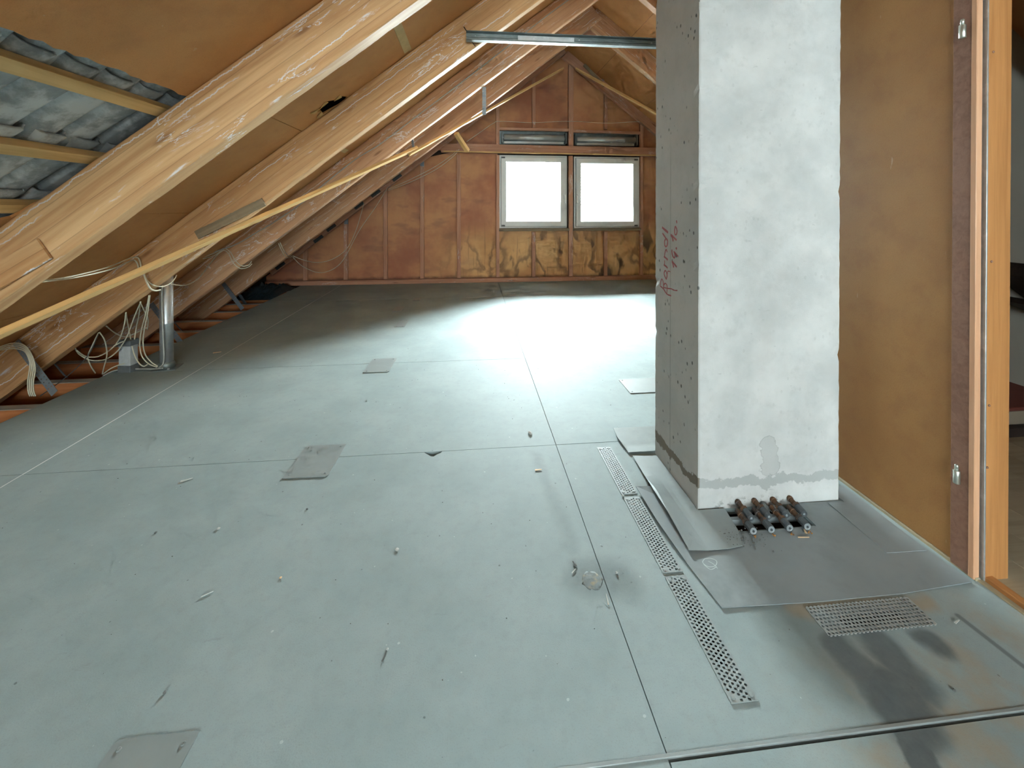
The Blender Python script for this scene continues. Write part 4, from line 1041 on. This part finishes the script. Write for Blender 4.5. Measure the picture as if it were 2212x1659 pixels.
# ------------------------------------------------------------------ debris on the floor
lump('mortar_crumb', (0.326, 2.303, 0.005), 0.013, M_MORTAR, 'pale mortar crumb near the long floor joint, beyond the cross joint', 'crumb', 0.55, ext=(1.5, .8))
splinter(0.320, 1.977, 0.032, 0, M_CHIPW, 'flat brown wood chip just before the first cross joint', 0.010, cat='wood chip')
splinter(0.362, 1.440, 0.022, 110, M_DARKCR, 'dark curled flake left of the sandy mound', 0.007, cat='dark flake')
splinter(0.353, 1.412, 0.022, 40, M_MORTAR, 'pale sliver beside the dark curled flake', 0.003, cat='pale sliver')
splinter(0.434, 1.298, 0.036, 85, M_MORTAR, 'pale sliver on the long floor joint below the sandy mound', 0.005, cat='pale sliver')
splinter(-1.310, 2.061, 0.045, 25, M_MORTAR, 'grey torn scrap left of the big cover plate', 0.014, cat='scrap')
splinter(-0.856, 1.443, 0.034, 30, M_MORTAR, 'pale curved sliver alone on the left floor', 0.0035, cat='pale sliver')
splinter(-0.243, 1.194, 0.026, 75, M_DARKCR, 'dark splinter with white tip in the middle foreground', 0.004, cat='dark splinter')
lump('crumb', (-0.239, 1.212, 0.003), 0.0045, M_MORTAR, 'white crumb at the tip of the dark foreground splinter', 'crumb')
lump('crumb', (-0.683, 1.812, 0.003), 0.0045, M_DARKCR, 'dark crumb right below the big cover plate', 'crumb')
lump('crumb', (-0.646, 1.484, 0.003), 0.0045, M_CHIPW, 'tiny yellowish crumb in the middle of the left floor', 'crumb')
lump('crumb', (-0.272, 1.564, 0.003), 0.008, M_MORTAR, 'flat grey crumb in the middle of the floor', 'crumb', 0.35)
lump('crumb', (-1.217, 1.737, 0.003), 0.0055, M_DARKCR, 'dark crumb on the left floor below the grey torn scrap', 'crumb', 0.4)
lump('crumb', (-0.987, 1.736, 0.003), 0.007, M_MORTAR, 'small pale crumb between the dark crumb and the big cover plate', 'crumb', 0.5)
lump('crumb', (-0.792, 1.159, 0.003), 0.0045, M_DARKCR, 'dark crumb above the cover plate at the bottom edge', 'crumb')
lump('crumb', (0.498, 1.392, 0.003), 0.005, M_MORTAR, 'white crumb right of the long floor joint by the sandy mound', 'crumb')
lump('crumb', (0.658, 1.764, 0.004), 0.006, M_MORTAR, 'white crumb between the middle and farthest vent strips', 'crumb')
lump('crumb', (1.252, 0.965, 0.003), 0.0045, M_DARKCR, 'tiny dark crumb before the open joint in the right foreground', 'crumb')
splinter(1.468, 1.125, 0.022, 15, M_MORTAR, 'white curved shaving right of the wider vent grille', 0.005, cat='shaving')
# low sandy mound where something was once glued to the boards
bm = bmesh.new(); NR, NA = 6, 24; rings = []
cv = bm.verts.new((0, 0, 0.0016))
for i in range(1, NR + 1):
    rr = 0.036 * i / NR
    rings.append([bm.verts.new((rr * math.cos(2*math.pi*k/NA) * random.uniform(.85, 1.15), rr * math.sin(2*math.pi*k/NA) * random.uniform(.85, 1.15), 0.0016 * (1 - (i / NR) ** 2) ** 2 + random.uniform(0, 0.0005) * (i < NR))) for k in range(NA)])
for k in range(NA): bm.faces.new((cv, rings[0][k], rings[0][(k + 1) % NA]))
for i in range(NR - 1):
    for k in range(NA): bm.faces.new((rings[i][k], rings[i + 1][k], rings[i + 1][(k + 1) % NA], rings[i][(k + 1) % NA]))
bm.faces.new(list(reversed(rings[-1])))
tag(obj('sandy_mound', bm_mesh(bm), M_SAND, None, Matrix.Translation((0.405, 1.372, 0.0004)), True), 'low sandy glue mound beside the long floor joint', 'mound')
splinter(-2.2, 3.86, 0.06, 20, M_CHIPW, 'pale wood chip beyond the galvanised pipe', 0.02, cat='wood chip')

# ------------------------------------------------------------------ steel channel across the attic
cy = 3.03
chn = thing('steel_channel', 'grey steel channel running from the second rafter to behind the chimney', 'steel channel', (0.7, cy, 2.5))
bm = bmesh.new()
x0, x1 = -0.035, 1.85
bm_box(bm, ((x0 + x1) / 2, cy + 0.028, 2.497), (x1 - x0, 0.003, 0.066))
bm_box(bm, ((x0 + x1) / 2, cy + 0.006, 2.5285), (x1 - x0, 0.047, 0.003))
bm_box(bm, ((x0 + x1) / 2, cy + 0.006, 2.4655), (x1 - x0, 0.047, 0.003))
bm_box(bm, ((x0 + x1) / 2, cy - 0.016, 2.470), (x1 - x0, 0.003, 0.011))
obj('channel', bm_mesh(bm), M_DKMETAL, chn)
box('inner_lip', (x0, cy + 0.018, 2.497), (x1, cy + 0.026, 2.503), M_DKMETAL, chn, 0.001)
obj('splice_sleeve', box_me((0.42, 0.012, 0.05), 0.001), M_GALV, chn, Matrix.Translation((0.55, cy + 0.018, 2.495)))
for x in (0.03, 0.80, 1.36):
    obj('rivet', lathe_me([(0.005, 0), (0.0045, 0.002), (0.002, 0.003)], 10), M_GALV, chn, Matrix.Translation((x, cy + 0.024, 2.508)) @ Matrix.Rotation(math.pi / 2, 4, 'X'))
for i, (a, b) in enumerate((((1002, 58), (1011, 72)), ((1019, 90), (1027, 100)))):
    o = beam('saw_cut', at_y(*a, 3.112), at_y(*b, 3.112), 0.006, 0.006, M_DARKW, chn, seg=3, amp=0)

# ------------------------------------------------------------------ bracing laths under the rafters
def lath(name, p0, p1, w_, h_, m, label, up=(0, 0, 1)):
    M, L = axes(p0, p1, up)
    return tag(obj(name, rough_beam_me(L, w_, h_, 0.002, 30, 0.0012), m, None, M), label, 'lath')
up_l = (-math.sin(math.atan(SL)), 0, CT)
a = at_roof(-60, 737, -0.015); b = at_roof(640, 445, -0.015); c = at_roof(1218, 142, -0.015)
lath('brace_lath', Vector((-2.30, 2.18, zl(-2.30, -0.015))), Vector((-0.62, 4.78, zl(-0.62, -0.015))), 0.075, 0.028, M_LATH, 'long yellow diagonal bracing lath nailed under the left rafters', up_l)
lath('brace_lath', Vector((-0.68, 4.72, zl(-0.68, -0.043))), Vector((1.50, 6.78, zl(1.50, -0.043))), 0.06, 0.026, M_LATH, 'upper continuation of the diagonal bracing lath reaching the king post', up_l)
lath('brace_lath', Vector((1.72, 6.78, zl(1.72, -0.02))), Vector((3.9, 5.55, zl(3.9, -0.02))), 0.06, 0.026, M_LATH, 'diagonal bracing lath under the right slope left of the chimney', (SL, 0, 1))
p = at_y(425, 508, 3.085); q = at_y(570, 436, 3.085)
lath('short_lath', p, q, 0.012, 0.06, M_OLDLATH, 'short dark lath on the face of the second rafter above the brace')
p = at_y(985, 288, 5.7); q = at_y(1003, 312, 5.7)
lath('lath_stub', p, q + Vector((0.04, 0.2, -0.06)), 0.06, 0.05, M_LATH, 'small pale lath stub sticking out below the farthest left rafter')
p = at_y(1290, 146, 6.6); q = at_y(1345, 182, 6.6)
lath('lath_stub', at_y(1262, 140, 6.85), at_y(1306, 186, 6.75), 0.03, 0.05, M_OLDLATH, 'pale lath hanging at the gable right of the king post')
p = at_y(62, 548, 1.985)
M_, L_ = axes(at_y(-30, 600, 1.985), at_y(85, 535, 1.985), (0, 0, 1))
tag(obj('nailed_block', rough_beam_me(0.30, 0.012, 0.105, 0.004, 4, 0.002), M_RAFT, None, axes(at_y(-40, 618, 1.985), at_y(92, 540, 1.985))[0]), 'worn wooden block nailed to the big salt-streaked rafter at the left edge', 'block')

# ------------------------------------------------------------------ galvanised pipe, junction box, straps
gp = thing('vent_pipe', 'galvanised steel pipe standing on the floor edge under the second rafter', 'pipe', (-2.385, 3.53, 0))
r = 0.044
obj('tube', lathe_me([(r, 0.03), (r, 0.35), (r * 1.02, 0.352), (r * 1.02, 0.36), (r, 0.362), (r, 0.90)], 28), M_GALV, gp, Matrix.Translation((-2.385, 3.53, 0)), True)
obj('base_collar', lathe_me([(r * 1.25, 0.001), (r * 1.25, 0.035), (r * 1.12, 0.05), (r * 1.02, 0.055)], 20), M_DKMETAL, gp, Matrix.Translation((-2.385, 3.53, 0)), True)
obj('flange', plate_me(rect(-0.085, 0.085, -0.07, 0.07), [], 0.0006, 0.005), M_DKMETAL, gp, Matrix.Translation((-2.385, 3.53, 0)) @ Matrix.Rotation(0.2, 4, 'Z'))
for k in range(3):
    aa = 1.2 + k * 2.1
    obj('bolt', lathe_me([(0.009, 0), (0.009, 0.008), (0.006, 0.012)], 6), M_GALV, gp, Matrix.Translation((-2.385 + 0.068 * math.cos(aa), 3.53 + 0.06 * math.sin(aa), 0.004)))
jb = thing('junction_box', 'small grey upright junction box with dark cap beside the galvanised pipe', 'box', (-2.64, 3.50, -0.027))
Mb = Matrix.Translation((-2.64, 3.50, 0)) @ Matrix.Rotation(math.radians(-8), 4, 'Z')
obj('body', box_me((0.092, 0.07, 0.155), 0.004), M_JBOXL, jb, Mb @ Matrix.Translation((0, 0, 0.125)))
obj('base', box_me((0.102, 0.08, 0.078), 0.004), M_JBOXD, jb, Mb @ Matrix.Translation((0, 0, 0.012)))
obj('cap', box_me((0.104, 0.082, 0.045), 0.006), M_JBOXD, jb, Mb @ Matrix.Translation((0, 0, 0.222)))
obj('knob', lathe_me([(0.008, 0), (0.008, 0.006), (0.004, 0.008)], 10), M_GALV, jb, Mb @ Matrix.Translation((-0.018, -0.035, 0.178)) @ Matrix.Rotation(math.pi / 2, 4, 'X'))
def strap(pa, pb, label, w_=0.045):
    M, L = axes(pa, pb, (0, -1, 0.2))
    holes = [[(-L / 2 + 0.02 + k * 0.03 + 0.004 * math.cos(2*math.pi*i/6), 0.011 * s_ + 0.004 * math.sin(2*math.pi*i/6)) for i in range(6)] for k in range(int((L - 0.03) / 0.03)) for s_ in (-1, 1)]
    o = obj('steel_strap', plate_me(rect(-L / 2, L / 2, -w_ / 2, w_ / 2), holes, -0.001, 0.001), M_STRAP, None, M)
    return tag(o, label, 'strap', 'rafter foot straps')
strap(at_y(34, 738, 3.105), at_y(118, 850, 2.96), 'long blue-grey steel strap at the foot of the second rafter, left edge')
strap(at_y(118, 786, 3.23), at_y(142, 814, 3.40), 'short steel strap behind the foot of the second rafter')
strap(at_y(326, 656, 4.285), at_y(392, 742, 4.22), 'long steel strap at the foot of the third rafter, behind the galvanised pipe')
strap(at_y(376, 696, 4.42), at_y(392, 714, 4.62), 'short steel strap right of the galvanised pipe')
strap(at_y(482, 612, 5.44), at_y(524, 668, 5.36), 'long steel strap at the foot of the farthest left rafter')
strap(at_y(517, 636, 5.58), at_y(530, 656, 5.75), 'short steel strap behind the foot of the farthest left rafter')
strap(at_y(1046, 188, 4.40), at_y(1046, 248, 4.40), 'vertical grey hanger strap below the third rafter near the window', 0.04)
strap(at_y(889, 288, 4.45), at_y(893, 320, 4.75), 'twisted metal strap holding the brace lath to the third rafter', 0.03)
# dark sheet heap in the far eaves
tp = thing('dark_sheet', 'crumpled dark blue sheet heaped in the far left eaves', 'sheet', (-3.1, 6.6, 0.0))
bm = bmesh.new(); N_ = 14; gv = []
for i in range(N_ + 1):
    rw = []
    for j in range(N_ + 1):
        u, v = i / N_, j / N_
        hgt = 0.16 * math.sin(math.pi * u) * math.sin(math.pi * v) * (0.6 + 0.6 * random.random()) + 0.10 * math.exp(-((u - 0.9) / 0.08) ** 2) * math.sin(math.pi * v)
        rw.append(bm.verts.new((-3.34 + 0.58 * u, 6.1 + 0.85 * v, -0.02 + max(0, min(hgt, zl(-3.34 + 0.58 * u) + 0.22)))))
    gv.append(rw)
for i in range(N_):
    for j in range(N_): bm.faces.new((gv[i][j], gv[i + 1][j], gv[i + 1][j + 1], gv[i][j + 1]))
bmesh.ops.solidify(bm, geom=list(bm.faces), thickness=0.004)
obj('folds', bm_mesh(bm), M_TARP, tp, None, False)

# ------------------------------------------------------------------ cables
def cable(label, pts, r=0.0042, m=None, n=7, group='loose cables'):
    P = catmull([at_y(*q) for q in pts], n)
    o = obj('cable', tube_me(P, r, 7), m or M_CABLE, None, None, True)
    return tag(o, label, 'cable', group)
cable('upper of two cream cables from behind the big rafter to the second rafter', [(85, 607, 2.35), (150, 598, 2.5), (230, 578, 2.75), (280, 558, 2.98), (297, 556, 3.06), (303, 568, 3.09), (304, 580, 3.095)])
cable('lower of two cream cables from behind the big rafter to the second rafter', [(88, 609, 2.33), (160, 600, 2.5), (235, 583, 2.75), (278, 565, 2.97), (290, 562, 3.06), (297, 570, 3.09), (299, 582, 3.095)])
cable('thin cream cable looping from the brace round the top of the galvanised pipe', [(310, 590, 3.08), (318, 606, 3.08), (332, 616, 3.10), (350, 619, 3.14), (366, 613, 3.25), (376, 604, 3.35), (381, 595, 3.42)])
cable('thick cream cable bent under the second rafter left of the galvanised pipe', [(311, 592, 3.06), (318, 612, 3.06), (326, 624, 3.07), (336, 628, 3.10), (346, 626, 3.16)], 0.0055)
cable('cream cable sagging right from the galvanised pipe to the third rafter', [(369, 613, 3.42), (385, 616, 3.5), (405, 615, 3.7), (430, 600, 3.9), (452, 572, 4.15), (470, 550, 4.27), (484, 540, 4.285)])
cable('cream cable coming over the third rafter in a tight loop, outer', [(438, 559, 4.2), (462, 552, 4.26), (482, 541, 4.285), (494, 548, 4.285), (504, 568, 4.285), (520, 580, 4.285), (536, 577, 4.29), (544, 570, 4.33)])
cable('cream cable coming over the third rafter in a tight loop, inner', [(440, 555, 4.2), (465, 546, 4.26), (484, 537, 4.285), (498, 545, 4.285), (508, 562, 4.285), (522, 574, 4.285), (536, 573, 4.29), (543, 565, 4.33)])
cable('long pale cable running up the face of the third rafter to the ridge', [(440, 551, 4.25), (505, 530, 4.29), (545, 508, 4.29), (595, 478, 4.29), (650, 440, 4.29), (700, 398, 4.29), (768, 344, 4.29), (820, 312, 4.29), (907, 246, 4.29), (1006, 171, 4.29), (1110, 90, 4.29), (1200, 20, 4.29), (1260, -22, 4.29)], 0.0055, M_CABLEG)
cable('cream cable pair hanging below the third rafter, left one', [(602, 526, 4.42), (610, 544, 4.6), (620, 557, 5.0), (631, 555, 5.42)])
cable('cream cable pair hanging below the third rafter, right one', [(605, 524, 4.42), (613, 541, 4.6), (623, 553, 5.0), (633, 552, 5.42)])
cable('deeper of two sagging cables in front of the gable boards', [(633, 556, 5.45), (655, 576, 5.7), (690, 589, 6.1), (722, 580, 6.3), (745, 556, 6.5), (775, 500, 6.7), (812, 446, 6.85), (838, 404, 6.95)])
cable('shallower of two sagging cables in front of the gable boards', [(633, 553, 5.45), (660, 563, 5.7), (690, 567, 6.1), (722, 558, 6.3), (750, 536, 6.5), (768, 500, 6.7), (780, 462, 6.8), (786, 438, 6.9)])
cable('upper thin cable rising along the gable towards the window head', [(840, 408, 6.95), (890, 386, 7.0), (940, 360, 7.02), (975, 336, 7.02), (988, 324, 7.03)])
cable('lower thin cable rising along the gable towards the window head', [(838, 412, 6.95), (892, 391, 7.0), (945, 364, 7.02), (980, 337, 7.02), (992, 322, 7.03)])
cable('pale cable across the gable above the two shutter rollers', [(1008, 306, 7.03), (1040, 284, 7.05), (1066, 266, 7.06), (1082, 262, 7.06), (1150, 265, 7.06), (1232, 262, 7.02), (1310, 266, 7.06), (1385, 263, 7.06), (1430, 270, 7.06)])
for k in range(4):
    d = 4.0 * k
    cable('cream cable of the flat bundle bending down at the left edge, %s' % ['outermost strand', 'second strand from outside', 'third strand from outside', 'innermost strand'][k],
          [(-30, 760 - d * 0.2, 2.95), (0, 749 + d * .6, 2.98), (28, 741 + d, 2.99), (52, 746 + d, 2.985), (68 - d * .4, 766 + d, 2.97), (76 - d, 795, 2.965), (72 - d, 825, 2.96), (73 - d, 845, 2.955), (77 - d, 856, 2.95)], 0.0036)
cable('cream cable from the second rafter down into the junction box, left', [(272, 675, 3.24), (275, 695, 3.35), (279, 715, 3.45), (283, 735, 3.50)])
cable('cream cable from the second rafter down into the junction box, right', [(303, 652, 3.24), (300, 680, 3.35), (294, 710, 3.45), (290, 735, 3.50)])
cable('cream cable sweeping down left from the second rafter, long outer loop', [(304, 652, 3.24), (290, 685, 3.3), (274, 727, 3.4), (252, 760, 3.42), (225, 777, 3.42), (196, 778, 3.4), (172, 766, 3.35), (162, 752, 3.25)])
cable('cream cable sweeping down left from the second rafter, inner loop', [(272, 675, 3.24), (267, 708, 3.3), (255, 737, 3.38), (236, 757, 3.4), (212, 770, 3.4), (186, 770, 3.38), (166, 757, 3.28)])
cable('cream cable crossing between the two hanging loops', [(245, 748, 3.38), (258, 741, 3.40), (268, 737, 3.4)])
cable('cream cable dropping to the floor beside the pipe, left of a pair', [(322, 638, 3.24), (314, 680, 3.3), (305, 715, 3.4), (302, 745, 3.45), (307, 770, 3.48), (322, 786, 3.49), (340, 793, 3.5)])
cable('cream cable dropping to the floor beside the pipe, right of a pair', [(324, 638, 3.24), (319, 675, 3.3), (312, 710, 3.4), (309, 740, 3.45), (314, 766, 3.48), (328, 783, 3.49), (343, 792, 3.5)])
cable('grey cable hugging the left side of the galvanised pipe down to the floor', [(350, 615, 3.47), (350, 660, 3.465), (352, 720, 3.46), (354, 765, 3.46), (352, 786, 3.47), (343, 794, 3.48)], 0.005, M_CABLEG)
cable('thin cable from the second rafter behind to the right', [(303, 654, 3.26), (312, 672, 3.4), (320, 690, 3.5), (318, 712, 3.6)])
cable('cream cable sagging behind the hanging cables', [(229, 704, 3.26), (250, 720, 3.5), (272, 727, 3.6), (300, 716, 3.65), (320, 706, 3.7)])
cable('thin cable dropping left to the joists, outer', [(213, 719, 3.24), (200, 745, 3.3), (190, 770, 3.38), (196, 790, 3.42), (206, 806, 3.46)])
cable('thin cable dropping left to the joists, inner', [(215, 718, 3.24), (226, 735, 3.3), (231, 765, 3.38), (224, 795, 3.44), (221, 808, 3.46)])
cable('cream cable lying on the joists up to the junction box', [(223, 808, 3.46), (238, 797, 3.46), (255, 789, 3.46), (274, 784, 3.47)])
cable('short cable hanging on the front of the junction box', [(285, 747, 3.45), (290, 765, 3.44), (299, 783, 3.44), (310, 791, 3.45), (319, 787, 3.46)])
cable('dark thin wire slanting from the second rafter foot to the floor edge', [(213, 720, 3.22), (192, 765, 3.2), (160, 800, 3.12), (120, 832, 3.05), (86, 856, 2.98)], 0.0028, M_WIREB)
cable('grey cable lying along the floor edge to the galvanised pipe', [(222, 812, 3.46), (250, 800, 3.50), (290, 797, 3.50), (330, 797, 3.49), (352, 795, 3.46)], 0.0045, M_CABLEG)
